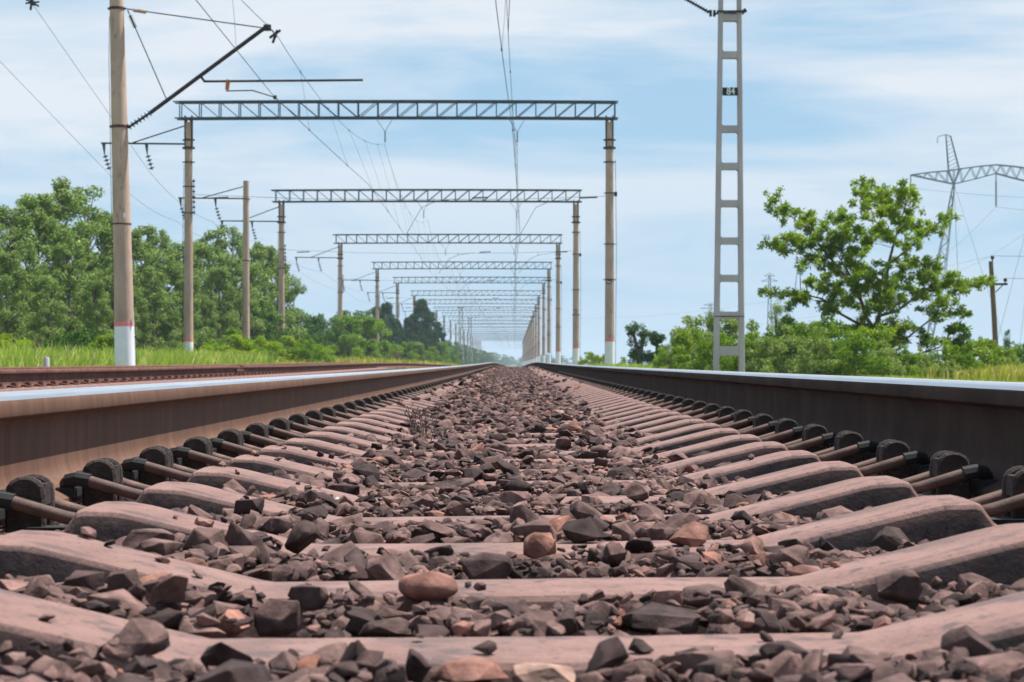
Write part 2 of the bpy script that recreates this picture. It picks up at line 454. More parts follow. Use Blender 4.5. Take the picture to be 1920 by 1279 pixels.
# ground: one sheet to the horizon
def ground():
    xs = np.unique(np.concatenate([np.linspace(-60, 60, 61), [-9000, -4000, -1500, -600, -250, -120, 120, 250, 600, 1500, 4000, 9000]]))
    ys = np.unique(np.concatenate([np.arange(-60, 200, 4), np.arange(200, 1000, 25), [1000, 1300, 1700, 2300, 3200, 4500, 6500, 9500]]))
    X, Y = np.meshgrid(xs, ys)
    rs = np.random.RandomState(3)
    Z = CZ + GROUND + prof(Y) + rs.uniform(-.03, .03, X.shape) * (np.abs(X) > 9)
    V = np.stack([X, Y, Z], -1).reshape(-1, 3)
    nx = len(xs)
    idx = np.arange(len(V)).reshape(len(ys), nx)
    T = np.stack([idx[:-1, :-1], idx[:-1, 1:], idx[1:, 1:], idx[1:, :-1]], -1).reshape(-1, 4)
    me = np_mesh('ground', V, T, M['soil'], per=4)
    tag(link_mesh('ground', me), kind='structure')
ground()

def bed():
    """the packed ballast both tracks lie in"""
    us = np.concatenate([[-8.4, -7.4, -6.9], np.arange(-6.6, -1.2, .3), np.arange(-1.2, 1.81, .06), [2.4, 2.9]])
    ys = np.concatenate([np.arange(-3, 1, .5), np.arange(1, 12, .06), np.arange(12, 40, .25), np.arange(40, 240, 2), np.arange(240, 1200, 20)])
    U, Y = np.meshgrid(us, ys)
    Vv = np.interp(us, [-8.4, -7.4, 1.8, 2.9], [-.50, -.262, -.262, -.50])[None, :] + 0 * Y
    rs = np.random.RandomState(5)
    Vv = Vv + rs.uniform(-.008, .008, Y.shape)
    V = np.stack([X0 + U, Y, trk_z(U, Vv, Y)], -1).reshape(-1, 3)
    idx = np.arange(len(V)).reshape(len(ys), len(us))
    T = np.stack([idx[:-1, :-1], idx[:-1, 1:], idx[1:, 1:], idx[1:, :-1]], -1).reshape(-1, 4)
    tag(link_mesh('ballast_bed', np_mesh('ballast_bed', V, T, M['bed'], per=4, smooth=60)), kind='structure')
bed()

# ------------------------------------------------------------------ rails
HALF = [(0, 0), (.012, -.0003), (.022, -.0015), (.030, -.005), (.0345, -.011), (.0365, -.018), (.0375, -.0335), (.0368, -.0355),
        (.034, -.0368), (.015, -.0435), (.0105, -.050), (.009, -.062), (.009, -.110), (.0100, -.126), (.0135, -.138), (.022, -.147),
        (.038, -.153), (.070, -.166), (.0745, -.169), (.075, -.180)]
OUT = [(-a, b) for a, b in HALF[:0:-1]] + HALF
def rail(name, uc, label, mats, ys, group=None, wob=0.0, seed=0):
    """one continuous rail swept along the track's vertical profile"""
    ys = np.array(ys, dtype=float)
    n = len(OUT)
    o = np.array(OUT)
    if wob:
        rs = np.random.RandomState(seed)
        w = np.interp(ys, np.arange(-20, 1300, 9.0), rs.uniform(-wob, wob, len(np.arange(-20, 1300, 9.0))))
    else: w = np.zeros(len(ys))
    U = uc + o[None, :, 0] + 0 * ys[:, None]
    Vv = o[None, :, 1] + w[:, None]
    Y = ys[:, None] + 0 * U
    V = np.stack([X0 + U, Y, trk_z(np.full_like(U, uc), Vv, Y)], -1).reshape(-1, 3)
    idx = np.arange(len(V)).reshape(len(ys), n)
    nxt = np.roll(idx, -1, axis=1)
    T = np.stack([idx[:-1], idx[1:], nxt[1:], nxt[:-1]], -1).reshape(-1, 4)
    me = np_mesh(name, V, T, mats, per=4, smooth=28)
    if len(mats) > 1:
        mi = np.zeros((len(ys) - 1, n), dtype=np.int32)
        for k in range(n):
            a, b = OUT[k], OUT[(k + 1) % n]
            if (a[1] + b[1]) / 2 > -.0085 and abs(a[1] + b[1]) < .1: mi[:, k] = 1
        me.polygons.foreach_set('material_index', mi.ravel())
    bm = bmesh.new(); bm.from_mesh(me)
    bm.verts.ensure_lookup_table()
    bm.faces.new([bm.verts[i] for i in idx[0]]); bm.faces.new([bm.verts[i] for i in idx[-1][::-1]])
    bmesh.ops.recalc_face_normals(bm, faces=bm.faces[:]); bm.to_mesh(me); bm.free()
    ob = link_mesh(name, me)
    return tag(ob, label, 'rail', group)
YS = np.concatenate([np.arange(-3, 60, .5), np.arange(60, 220, 1.5), np.arange(220, 1200, 15)])
RC = .7965
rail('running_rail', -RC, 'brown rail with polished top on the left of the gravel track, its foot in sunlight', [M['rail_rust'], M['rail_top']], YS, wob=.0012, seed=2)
M['rail_dark'] = noise_mat('dark_rail_side', [(.3, (.038, .026, .021)), (.5, (.052, .036, .029)), (.72, (.074, .050, .040))], 6, rough=.9, spec=.08, bump=.35, bdist=.0012, bscale=160, spots=[(38, .62, .70, (.035, .028, .026), .7)])  # right-hand rail: sides in a darker brown than the left one
rail('running_rail', RC, 'dark shaded rail with polished blue-white top on the right of the gravel track', [M['rail_dark'], M['rail_top']], YS, wob=.0012, seed=7)
rr = rail('rusty_rail', U2 + RC, 'red-rusty rail of the second track, nearest beyond the polished left rail', [M['old_rust']], YS, wob=.004, seed=4)
rail('rusty_rail', U2 - RC, 'far rusty rail of the second track, along the foot of the tall grass', [M['old_rust']], YS, wob=.004, seed=5)
# fishplate joint on the rusty rail
yj = (U2 + RC + X0) * F / (446 - VX)
mb = MB()
for s in (1, -1):
    c = trk(U2 + RC + s * .026, -.092, yj)
    mb.box(c, (.024, .80, .085), ch=.006)
for k in range(6):
    c = trk(U2 + RC + .045, -.092, yj - .33 + k * .132)
    mb.tube([c, c + Vector((.035, 0, 0))], .018, 6)
fp = mb.build('fishplate', M['old_rust'], rr)
mb = MB(); c = trk(U2 + RC, .004, yj); mb.box(c + Vector((0, .3, 0)), (.078, .5, .022), ch=.005)
mb.build('joint_cap', M['old_rust'], rr)

# ------------------------------------------------------------------ sleepers
SPROF = [(0, -.213, .088), (.20, -.213, .088), (.298, -.213, .088), (.312, -.2105, .088), (.37, -.1965, .090), (.46, -.1745, .091), (.53, -.1575, .092), (.545, -.1545, .092),
         (.556, -.1530, .093), (.594, -.1515, .094), (.602, -.1545, .095), (.619, -.1790, .098), (.627, -.1845, .100), (.668, -.186, .102), (.80, -.186, .104),
         (.925, -.186, .104), (.945, -.181, .102), (.975, -.158, .10), (.985, -.154, .098), (1.05, -.153, .097), (1.2, -.157, .098), (1.33, -.163, .099), (1.352, -.175, .098)]
_spu = [p[0] for p in SPROF]; _spw = [p[2] for p in SPROF]
def sleeper_mesh(seed):
    rs = random.Random(seed)
    full = [(-u, z, w) for u, z, w in SPROF[:0:-1]] + SPROF
    # refine
    fu = []
    for a, b in zip(full[:-1], full[1:]):
        n = max(1, int(abs(b[0] - a[0]) / .03))
        for k in range(n):
            t = k / n; fu.append(tuple(a[i] + (b[i] - a[i]) * t for i in range(3)))
    fu.append(full[-1])
    mb = MB(); vs = []
    ph = rs.random() * 6
    def sec(w):
        return [(-w - .030, -.17), (-w - .014, -.085), (-w - .004, -.026), (-w + .000, -.0095), (-w + .0045, -.0035), (-w + .013, -.0004), (0, .0008),
                (w - .013, -.0004), (w - .0045, -.0035), (w - .000, -.0095), (w + .004, -.026), (w + .014, -.085), (w + .030, -.17)]
    for (u, z, w) in fu:
        wz = .0007 * math.sin(u * 7 + ph) + rs.uniform(-.0003, .0003)
        ww = .0012 * math.sin(u * 11 + ph * 2) + rs.uniform(-.0008, .0008)
        for (a, b) in sec(w + ww): vs.append((u, a + rs.uniform(-.0004, .0004), z + b + wz))
    n = 13; fs = []
    for i in range(len(fu) - 1):
        for k in range(n - 1): fs.append((i * n + k, (i + 1) * n + k, (i + 1) * n + k + 1, i * n + k + 1))
        fs.append((i * n + n - 1, (i + 1) * n + n - 1, (i + 1) * n, i * n))
    fs.append(tuple(range(n))); fs.append(tuple(reversed(range((len(fu) - 1) * n, len(fu) * n))))
    mb.add(vs, fs)
    return mb
def grime_shade(me):
    """greasy dirt, and shade painted into the colour, on the flanks beside the fastenings"""
    at = me.attributes.new('grime_shade', 'FLOAT', 'POINT')
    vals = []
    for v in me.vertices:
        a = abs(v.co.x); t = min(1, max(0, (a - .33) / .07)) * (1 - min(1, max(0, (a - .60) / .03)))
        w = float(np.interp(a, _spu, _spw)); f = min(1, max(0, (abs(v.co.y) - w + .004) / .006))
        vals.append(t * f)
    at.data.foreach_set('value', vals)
def shoulder_mb(s, side, lod=0):
    """cast shoulder: two rounded cheeks standing on the seat; s = +-1 which rail, side = +1 inner, -1 outer"""
    mb = MB(); uc = s * (RC - side * .1135)
    zb, zt = -.192, -.110
    w = .027; pts = []
    rr_ = .027
    pts = [(-w, zb), (w, zb), (w, zt - rr_)]
    nseg = 8 if lod == 0 else 4
    for k in range(1, nseg):
        a = math.pi * k / nseg; pts.append((rr_ * math.cos(a) * (1.0 if abs(math.cos(a)) > .5 else 1.0), zt - rr_ + rr_ * (math.sin(a) ** .75)))
    pts.append((-w, zt - rr_))
    for yy in (-.037, .020):
        if lod == 0:
            # chamfered cheek: two nested outlines
            o = Vector((uc, yy, 0))
            inn = [(x * .86, zb + (z - zb) * .955) for x, z in pts]
            n = len(pts)
            vs = [Vector((uc + x, yy, z)) for x, z in inn] + [Vector((uc + x, yy + .0035, z)) for x, z in pts] \
               + [Vector((uc + x, yy + .0135, z)) for x, z in pts] + [Vector((uc + x, yy + .017, z)) for x, z in inn]
            fs = [tuple(range(n)), tuple(reversed(range(3 * n, 4 * n)))]
            for r_ in range(3):
                fs += [(r_ * n + i, r_ * n + (i + 1) % n, (r_ + 1) * n + (i + 1) % n, (r_ + 1) * n + i) for i in range(n)]
            mb.add(vs, fs)
        else:
            mb.prism(pts, Vector((0, .017, 0)), (uc, yy, 0), Vector((1, 0, 0)), Vector((0, 0, 1)))
    mb.box((uc + s * side * .003, 0, -.155), (.036, .050, .034))
    mb.box((uc - s * side * .020, -.0085, -.135), (.012, .036, .028))
    return mb
def clip_mb(s, side, lod=0):
    mb = MB()
    def q(a, y, z): return (s * (RC - side * a), y, z)   # a = distance from the rail axis
    n = 9 if lod == 0 else 5
    pts = [q(.196, -.055, -.170), q(.172, -.056, -.1645), q(.130, -.057, -.152), q(.100, -.057, -.143), q(.084, -.054, -.140), q(.070, -.046, -.142),
           q(.060, -.034, -.147), q(.056, -.018, -.150), q(.055, 0, -.151), q(.056, .018, -.150), q(.060, .034, -.147), q(.070, .046, -.142),
           q(.084, .054, -.140), q(.100, .057, -.143), q(.130, .057, -.152), q(.172, .056, -.1645), q(.196, .055, -.170)]
    if lod: pts = pts[::2]
    mb.tube(pts, .0092, n, round_end=(lod == 0))
    return mb
def seat_mb(s, side):
    mb = MB()
    mb.box((s * (RC - side * .062), 0, -.163), (.030, .110, .020), ch=.004)
    mb.box((s * (RC - side * .150), -.030, -.182), (.062, .050, .007))
    for y in (-1, 1):
        mb.tube([(s * (RC - side * .104), y * .057, -.1438), (s * (RC - side * .084), y * .0545, -.140), (s * (RC - side * .066), y * .042, -.1435)], .0118, 9)
    return mb

sm_meshes = []
for q in range(4):
    sm_meshes.append(sleeper_mesh(q).mesh('sleeper_block', M['concrete_sleeper'], smooth=19))
part_meshes = {}
for s in (-1, 1):
    for side in (1, -1):
        part_meshes[('shoulder', s, side)] = shoulder_mb(s, side).mesh('fastening_shoulder', M['cast_iron'], smooth=35)
        part_meshes[('clip', s, side)] = clip_mb(s, side).mesh('spring_clip', M['clip_steel'], smooth=60)
        part_meshes[('seat', s, side)] = seat_mb(s, side).mesh('insulating_spacer', M['rubber'])
for _m in sm_meshes: grime_shade(_m)
# one merged low-detail mesh for far sleepers
far = MB()
sl = sleeper_mesh(9); far.add(sl.v, sl.f, 0)
for s in (-1, 1):
    for side in (1, -1):
        a = shoulder_mb(s, side, 1); far.add(a.v, a.f, 1)
        a = clip_mb(s, side, 1); far.add(a.v, a.f, 2)
far_mesh = far.mesh('concrete_sleeper', [M['concrete_sleeper'], M['cast_iron'], M['clip_steel']], smooth=40)
grime_shade(far_mesh)
far_old = far_mesh.copy(); far_old.name = 'rusty_track_sleeper'
far_old.materials[1] = M['old_rust']; far_old.materials[2] = M['old_rust']; far_old.materials[0] = M['orange_stain']
far_old.materials[0] = M['concrete_sleeper']

ORD = ['nearest', 'second nearest', 'third nearest', 'fourth nearest', 'fifth nearest', 'sixth nearest', 'seventh nearest', 'eighth nearest',
       'ninth nearest', 'tenth nearest', 'eleventh nearest', 'twelfth nearest', 'thirteenth nearest', 'fourteenth nearest']
PITCH = .543; Y_S0 = 1.995
rnd = random.Random(11)
SLEEPERS = []
tilt = -math.atan(CANT)
for k in range(-2, 150):
    y = Y_S0 + k * PITCH + (rnd.uniform(-.006, .006) if k > 3 else 0)
    if y > 84: break
    loc = (X0, y, TOP + float(prof(y)))
    SLEEPERS.append(y)
    slope = math.atan(float(prof(y + .5) - prof(y - .5)))
    rot = (slope, tilt, rnd.uniform(-.004, .004))
    if k < 0:
        # behind the frame edge: shows only from a step aside
        lab = 'concrete sleeper just outside the lower edge, most of it below the picture'
    elif k < 14:
        lab = ORD[k] + ' dusty concrete sleeper with its spring clips, counted from the camera'
    elif y < 20: lab = 'dusty concrete sleeper in the middle distance, from the fifteenth on, partly under ballast'
    else: lab = 'far concrete sleeper in the close ribbed row running up to the crest'
    if y < 36:
        e = empty('concrete_sleeper', loc, rot, lab, 'sleeper', 'concrete sleepers under the near track')
        link_mesh('sleeper_block', sm_meshes[k % 4], e)
        for s in (-1, 1):
            for side in (1, -1):
                link_mesh('fastening_shoulder', part_meshes[('shoulder', s, side)], e)
                link_mesh('spring_clip', part_meshes[('clip', s, side)], e)
                if y < 22: link_mesh('insulating_spacer', part_meshes[('seat', s, side)], e)
    else:
        o = link_mesh('concrete_sleeper', far_mesh, None, loc); o.rotation_euler = rot
        tag(o, lab, 'sleeper', 'concrete sleepers under the near track')
for k in range(0, 110):
    y = 16.0 + k * PITCH * 1.0
    if y > 70: break
    loc = trk(U2, 0, y)
    o = link_mesh('concrete_sleeper', far_old, None, loc); o.rotation_euler = (0, 0, rnd.uniform(-.006, .006))
    tag(o, 'sleeper of the second track with rust-coloured fastenings at the foot of the rusty rail', 'sleeper', 'sleepers under the rusty track')

# ------------------------------------------------------------------ ballast stones
def stone_proto(seed, hi):
    rs = random.Random(seed)
    bm = bmesh.new()
    n = rs.randint(13, 20) if hi else 10
    sx, sy, sz = 1, rs.uniform(.6, .9), rs.uniform(.36, .66)
    for _ in range(n):
        v = Vector((rs.gauss(0, 1), rs.gauss(0, 1), rs.gauss(0, 1)))
        v = v / ((abs(v.x) ** 3 + abs(v.y) ** 3 + abs(v.z) ** 3) ** (1 / 3.)) * rs.uniform(.80, 1.0)
        bm.verts.new((v.x * sx * .5, v.y * sy * .5, v.z * sz * .5))
    r = bmesh.ops.convex_hull(bm, input=bm.verts[:])
    loose = [v for v in bm.verts if not v.link_faces]
    bmesh.ops.delete(bm, geom=loose, context='VERTS')
    if hi:
        bmesh.ops.dissolve_limit(bm, angle_limit=R(14), verts=bm.verts[:], edges=bm.edges[:])
        bmesh.ops.bevel(bm, geom=bm.edges[:], offset=.016 if hi > 1 else .022, segments=2 if hi > 1 else 1, profile=.5, affect='EDGES', clamp_overlap=True)
        if hi > 1:
            bmesh.ops.triangulate(bm, faces=bm.faces[:])
            from mathutils import noise as mn
            bmesh.ops.subdivide_edges(bm, edges=[e for e in bm.edges if e.calc_length() > .16], cuts=1, use_grid_fill=False)
            off = Vector((seed * 3.1, seed * 1.7, 0))
            bm.normal_update()
            for v in bm.verts:
                v.co += v.normal * .022 * mn.noise(v.co * 3.5 + off) + v.normal * .022 * mn.noise(v.co * 10 + off)
    bmesh.ops.triangulate(bm, faces=bm.faces[:])
    bmesh.ops.recalc_face_normals(bm, faces=bm.faces[:])
    bm.verts.index_update()
    V = np.array([v.co[:] for v in bm.verts]); T = np.array([[v.index for v in f.verts] for f in bm.faces])
    bm.free()
    lim = np.array([sx, sy, sz]) * .56
    r_ = np.sqrt(((V / lim) ** 2).sum(1)); V = V / np.maximum(1.0, r_)[:, None]
    return V, T
PR = {2: [stone_proto(100 + i, 2) for i in range(30)], 1: [stone_proto(200 + i, 1) for i in range(20)], 0: [stone_proto(300 + i, 0) for i in range(16)]}

def rot_mats(n, rs, tilt):
    a = rs.uniform(0, 2 * np.pi, n); b = rs.normal(0, tilt, n); c = rs.normal(0, tilt, n)
    ca, sa, cb, sb, cc, sc = np.cos(a), np.sin(a), np.cos(b), np.sin(b), np.cos(c), np.sin(c)
    Z = np.zeros(n); O = np.ones(n)
    Rz = np.stack([ca, -sa, Z, sa, ca, Z, Z, Z, O], -1).reshape(-1, 3, 3)
    Rx = np.stack([O, Z, Z, Z, cb, -sb, Z, sb, cb], -1).reshape(-1, 3, 3)
    Ry = np.stack([cc, Z, sc, Z, O, Z, -sc, Z, cc], -1).reshape(-1, 3, 3)
    return Rx @ Ry @ Rz

def merge_stones(name, lod, pos, size, rs, tilt=.36, tint=None):
    V = []; T = []; A = []; base = 0
    pr = PR[lod]; n = len(pos)
    which = rs.randint(0, len(pr), n); Rm = rot_mats(n, rs, tilt)
    if tint is None:
        tint = np.clip(rs.beta(1.7, 1.8, n) * .9, 0, .9)
        x = rs.uniform(0, 1, n); tint[x > .955] = rs.uniform(.9, .965, (x > .955).sum()); tint[x > .9985] = 1.0
    sc = size[:, None] * np.stack([rs.uniform(.85, 1.25, n), rs.uniform(.8, 1.1, n), rs.uniform(.75, 1.15, n)], -1)
    for w, (pv, pt) in enumerate(pr):
        ids = np.nonzero(which == w)[0]
        if not len(ids): continue
        vv = np.einsum('nij,nkj->nki', Rm[ids], pv[None] * sc[ids][:, None, :]) + pos[ids][:, None, :]
        tt = pt[None] + (base + np.arange(len(ids)) * len(pv))[:, None, None]
        V.append(vv.reshape(-1, 3)); T.append(tt.reshape(-1, 3)); A.append(np.repeat(tint[ids], len(pv)))
        base += len(ids) * len(pv)
    me = np_mesh(name, np.concatenate(V), np.concatenate(T), M['stone'], tint=np.concatenate(A), smooth=32 if lod else None)
    return me

_pu = np.array([p[0] for p in SPROF]); _pz = np.array([p[1] for p in SPROF]); _pw = np.array([p[2] for p in SPROF])
def sleeper_top(u): return np.interp(np.abs(u), _pu, _pz)
SY = np.array(SLEEPERS)
def smooth_noise(u, y, s, seed):
    a = np.sin(u * s * 1.3 + seed) * np.cos(y * s * .9 + seed * 1.7) + .6 * np.sin(u * s * 2.9 + y * s * 2.1 + seed * .3) + .4 * np.cos(y * s * 4.7 - u * s * 3.3 + seed)
    return a / 2
def scatter(y0, y1, u0, u1, cell, rs, lift, keep=1.0):
    uu, yy = np.meshgrid(np.arange(u0, u1, cell), np.arange(y0, y1, cell))
    u = uu.ravel() + rs.uniform(-.5, .5, uu.size) * cell; y = yy.ravel() + rs.uniform(-.5, .5, uu.size) * cell
    m = rs.uniform(0, 1, u.size) < keep
    return u[m], y[m]
def crib_level(u, y):
    a = np.abs(u)
    left = u < 0
    lv = np.where(a < .33, np.interp(y, [2, 5], [-.209, -.211]), np.where(left, -.195, -.209))
    lv = lv + np.where(a > .60, -.006, 0)
    lv = lv + np.clip((y - 8) / 8, 0, 1) * np.where(a < .34, .008, np.where(left, .014, .002))
    return lv + .009 * smooth_noise(u, y, 9, 3.0)
HEROES = [(803, 1099, 112, 56, 2.44), (1095, 996, 86, 46, 3.13), (1012, 1022, 62, 50, 2.98), (1015, 1108, 124, 40, 2.58), (567, 1008, 66, 66, 2.98), (578, 1118, 78, 46, 2.45), (970, 912, 48, 26, 4.52), (1290, 1003, 76, 50, 3.05), (725, 1066, 80, 56, 2.68), (915, 1064, 100, 58, 2.70), (1190, 925, 54, 42, 4.05), (520, 1158, 88, 70, 2.36), (1240, 1158, 150, 52, 2.36), (1505, 1080, 66, 44, 2.62), (1680, 1100, 80, 70, 2.42), (722, 1176, 100, 36, 2.30), (1020, 1268, 120, 50, 1.88), (880, 1256, 150, 44, 1.88), (785, 1250, 50, 70, 1.86)]
def do_layer(name, lod, y0, y1, cell, smean, seed, layers, edge=.70):
    rs = np.random.RandomState(seed)
    PU, PY, PZ, PS = [], [], [], []
    for (dz, keep, sm, csc) in layers:
        u, y = scatter(y0, y1, -edge, edge, cell * csc, rs, dz, keep)
        size = np.clip(rs.lognormal(math.log(smean * sm), .36, u.size), smean * .35, smean * 1.65)
        j = np.clip(np.searchsorted(SY, y), 1, len(SY) - 1)
        near = np.where(np.abs(SY[j] - y) < np.abs(SY[j - 1] - y), SY[j], SY[j - 1])
        dy = np.abs(y - near)
        w = np.interp(np.abs(u), _pu, _pw)
        on = dy < w + .012 + size * .18
        z = crib_level(u, y) + dz
        top = sleeper_top(u)
        # a stone lying on a sleeper stays on its top; how many do so depends on place and distance
        a = np.abs(u)
        pon = np.where(a < .36, np.interp(y, [2, 5, 8, 12, 20], [.03, .05, .09, .25, .7]),
              np.where(u < 0, np.interp(y, [2, 5, 10, 20], [.05, .14, .42, .70]), np.interp(y, [2, 5, 20, 40], [.003, .015, .12, .25])))
        pon = np.where(a > .64, 0.012, pon)
        deep = on & (dy < w - .008)
        keepm = (~on) | (rs.uniform(0, 1, u.size) < pon * (.55 if dz >= 0 else .0) + 0)
        z = np.where(on, top + size * .20, z)
        keepm &= ~(on & ~deep & (a > .30))
        keepm &= ~(deep & (a > .34) & (size > .045) & (y < 9))
        sx_ = VX + (X0 + u) / y * F
        top_ = VY - (z - .0385 + size * .3) / y * F
        for (hx, hy, hw, hh_, hd) in HEROES:
            keepm &= ~((np.abs(sx_ - hx) < hw * .5 + size / y * F * .35) & (y < hd + .02) & (y > hd - .5) & (top_ < hy + hh_ * .42))
        keepm &= ~((a > .60) & (dy < .085))          # leave the fastenings free
        u, y, z, size = u[keepm], y[keepm], z[keepm], size[keepm]
        PU.append(u); PY.append(y); PZ.append(z); PS.append(size)
    u = np.concatenate(PU); y = np.concatenate(PY); z = np.concatenate(PZ); s = np.concatenate(PS)
    pos = np.stack([X0 + u, y, trk_z(u, z, y)], -1)
    return merge_stones(name, lod, pos, s, rs)
NEAR = do_layer('ballast', 2, 1.25, 5.6, .033, .046, 1, [(-.026, 1, 1.0, 1.0), (-.008, .75, 1.0, 1.15), (.006, .22, 1.1, 1.5), (.000, .9, .42, .75)])
tag(link_mesh('near_ballast_stones', NEAR), 'crushed purple-brown ballast stones between the nearest sleepers', 'ballast', kind='stuff')
MID = do_layer('ballast', 1, 5.6, 16, .036, .042, 2, [(-.024, 1, 1.05, 1.0), (-.008, .8, 1.0, 1.1), (.006, .28, 1.15, 1.5)])
tag(link_mesh('middle_ballast_stones', MID), 'ballast stones covering the sleepers in the middle distance', 'ballast', kind='stuff')
FAR = do_layer('ballast', 0, 16, 92, .056, .050, 3, [(-.016, 1, 1.15, 1.0), (.002, .5, 1.1, 1.1)], edge=.66)
tag(link_mesh('far_ballast_stones', FAR), 'far ballast running up to the crest of the line', 'ballast', kind='stuff')

def side_ballast():
    rs = np.random.RandomState(8)
    out = []
    for (u0, u1, y0, y1, cell, lv) in [(-2.3, -.90, 1.5, 16, .055, -.205), (-2.3, -.90, 16, 60, .075, -.212), (.90, 1.9, 1.5, 16, .055, -.205), (.90, 1.9, 16, 50, .08, -.212), (-4.6, -2.3, 12, 60, .080, -.222), (-3.9, -2.3, 4, 12, .08, -.222), (-6.6, -4.6, 14, 50, .11, -.225)]:
        u, y = scatter(y0, y1, u0, u1, cell, rs, 0)
        z = lv + rs.uniform(-.02, .012, u.size)
        out.append(np.stack([X0 + u, y, trk_z(u, z, y), rs.uniform(.045, .085, u.size)], -1))
    a = np.concatenate(out)
    me = merge_stones('ballast', 0, a[:, :3], a[:, 3], rs)
    tag(link_mesh('shoulder_ballast_stones', me), 'ballast beside and between the two tracks', 'ballast', kind='stuff')
side_ballast()

# single stones that stand out in the photograph
def hero(px, py, wpx, hpx, d, col_t, label, seed, lod=2, yawr=0, smooth_round=False, dpt=.8):
    """a stone seen centred at px,py and wpx by hpx large, at depth d"""
    V, T = PR[2][seed % len(PR[2])]
    V = V.copy()
    if smooth_round:
        from mathutils import noise as mn
        bm = bmesh.new(); bmesh.ops.create_icosphere(bm, subdivisions=3, radius=.5)
        for v in bm.verts:
            n = v.co.normalized()
            v.co = n * (.5 + .055 * mn.noise(n * 1.3 + Vector((seed, 0, 0))) + .02 * mn.noise(n * 4 + Vector((seed, 2, 0))))
        V = np.array([v.co[:] for v in bm.verts]); bm.verts.index_update(); T = np.array([[v.index for v in f.verts] for f in bm.faces]); bm.free()
    c, s = math.cos(yawr), math.sin(yawr)
    V = V @ np.array([[c, -s, 0], [s, c, 0], [0, 0, 1]]).T
    ext = V.max(0) - V.min(0)
    W = wpx / F * d; H = hpx / F * d
    V = V / ext * np.array([W, W * dpt, H])
    mid = (V.max(0) + V.min(0)) / 2; V -= mid
    V[:, 2] += H / 2
    me = np_mesh('ballast_stone', V, T, M['stone'], tint=np.full(len(V), col_t), smooth=32 if not smooth_round else 60)
    p = P(px, py + hpx / 2, d)
    o = link_mesh('ballast_stone', me, None, p)
    tag(o, label, 'stone', 'single stones lying on the track')
    return o
hero(803, 1099, 112, 56, 2.44, .935, 'rounded red-brown stone lying on the second nearest sleeper', 3, smooth_round=True)
hero(1095, 996, 86, 46, 3.13, .02, 'black angular stone left of the right-hand ballast heap, behind the third sleeper', 4)
hero(1012, 1022, 62, 50, 2.98, .945, 'small orange and white veined stone on the third sleeper', 5)
hero(1015, 1108, 124, 40, 2.58, .36, 'wide flat grey-brown stone on the second sleeper, right of the red one', 6)
hero(567, 1008, 66, 66, 2.98, .30, 'tall pointed dark stone standing at the left end of the flat sleeper middle', 7)
hero(578, 1118, 78, 46, 2.45, .40, 'tan-tipped pyramid stone left of the red-brown stone', 8)
hero(970, 912, 48, 26, 4.52, .15, 'small oval dark stone on the fifth pale sleeper', 9, smooth_round=True)
hero(1290, 1003, 76, 50, 3.05, .93, 'orange-faced stone at the edge of the right-hand ballast', 10)
hero(725, 1066, 80, 56, 2.68, .55, 'flat-faced grey block leaning among stones left of the centre', 11)
hero(915, 1064, 100, 58, 2.70, .28, 'big dark wedge stone in front of the third sleeper, near the centre', 12)
hero(1190, 925, 54, 42, 4.05, .62, 'smooth greenish-grey stone in the ballast right of the centre', 13)
hero(520, 1158, 88, 70, 2.36, .45, 'big rounded grey stone in front of the second sleeper on the left', 14)
hero(1240, 1158, 150, 52, 2.36, .22, 'long dark flat stone in front of the second sleeper on the right', 16)
hero(1505, 1080, 66, 44, 2.62, .915, 'reddish stone leaning on the right sleeper shoulder', 17)
hero(1680, 1100, 80, 70, 2.42, .42, 'upright stone against the dark face of the right sleeper shoulder', 18)
hero(722, 1176, 100, 36, 2.30, .35, 'low dark stone speckled with two white spots, lower centre left', 19)
hero(1020, 1268, 120, 50, 1.88, .985, 'pale greenish-white stone at the bottom edge, right of the centre', 20)
hero(880, 1256, 150, 44, 1.88, .935, 'orange-pink stone at the bottom edge, centre', 21)
hero(785, 1250, 50, 70, 1.86, .25, 'small pointed stone at the bottom edge, left of the orange one', 22)

# dry weed between the rails
def weed():
    rs = random.Random(4); mb = MB()
    d = 7.2; base = P(800, 838, d)
    for k in range(9):
        a = rs.uniform(-1.0, 1.0); ln = rs.uniform(.08, .14)
        tip = Vector((a * .07, rs.uniform(-.03, .03), ln)); mid_ = tip * .5 + Vector((a * .012, 0, .008))
        mb.tube([Vector((0, 0, -.03)), mid_, tip], [.002, .0015, .0009], 5)
        for j in range(9):
            t = rs.uniform(.3, 1); p = mid_.lerp(tip, t) if t > .5 else mid_ * (t * 2)
            q = p + Vector((rs.uniform(-.022, .022), rs.uniform(-.015, .015), rs.uniform(.004, .024)))
            mb.tube([p, q], [.0009, .0006], 4)
            mb.tube([q, q + Vector((rs.uniform(-.006, .006), 0, .007))], [.0026, .0014], 5)
    o = mb.build('dry_weed', M['twig'], None, base)
    tag(o, 'small dry twiggy weed growing in the ballast left of the centre', 'weed')
weed()

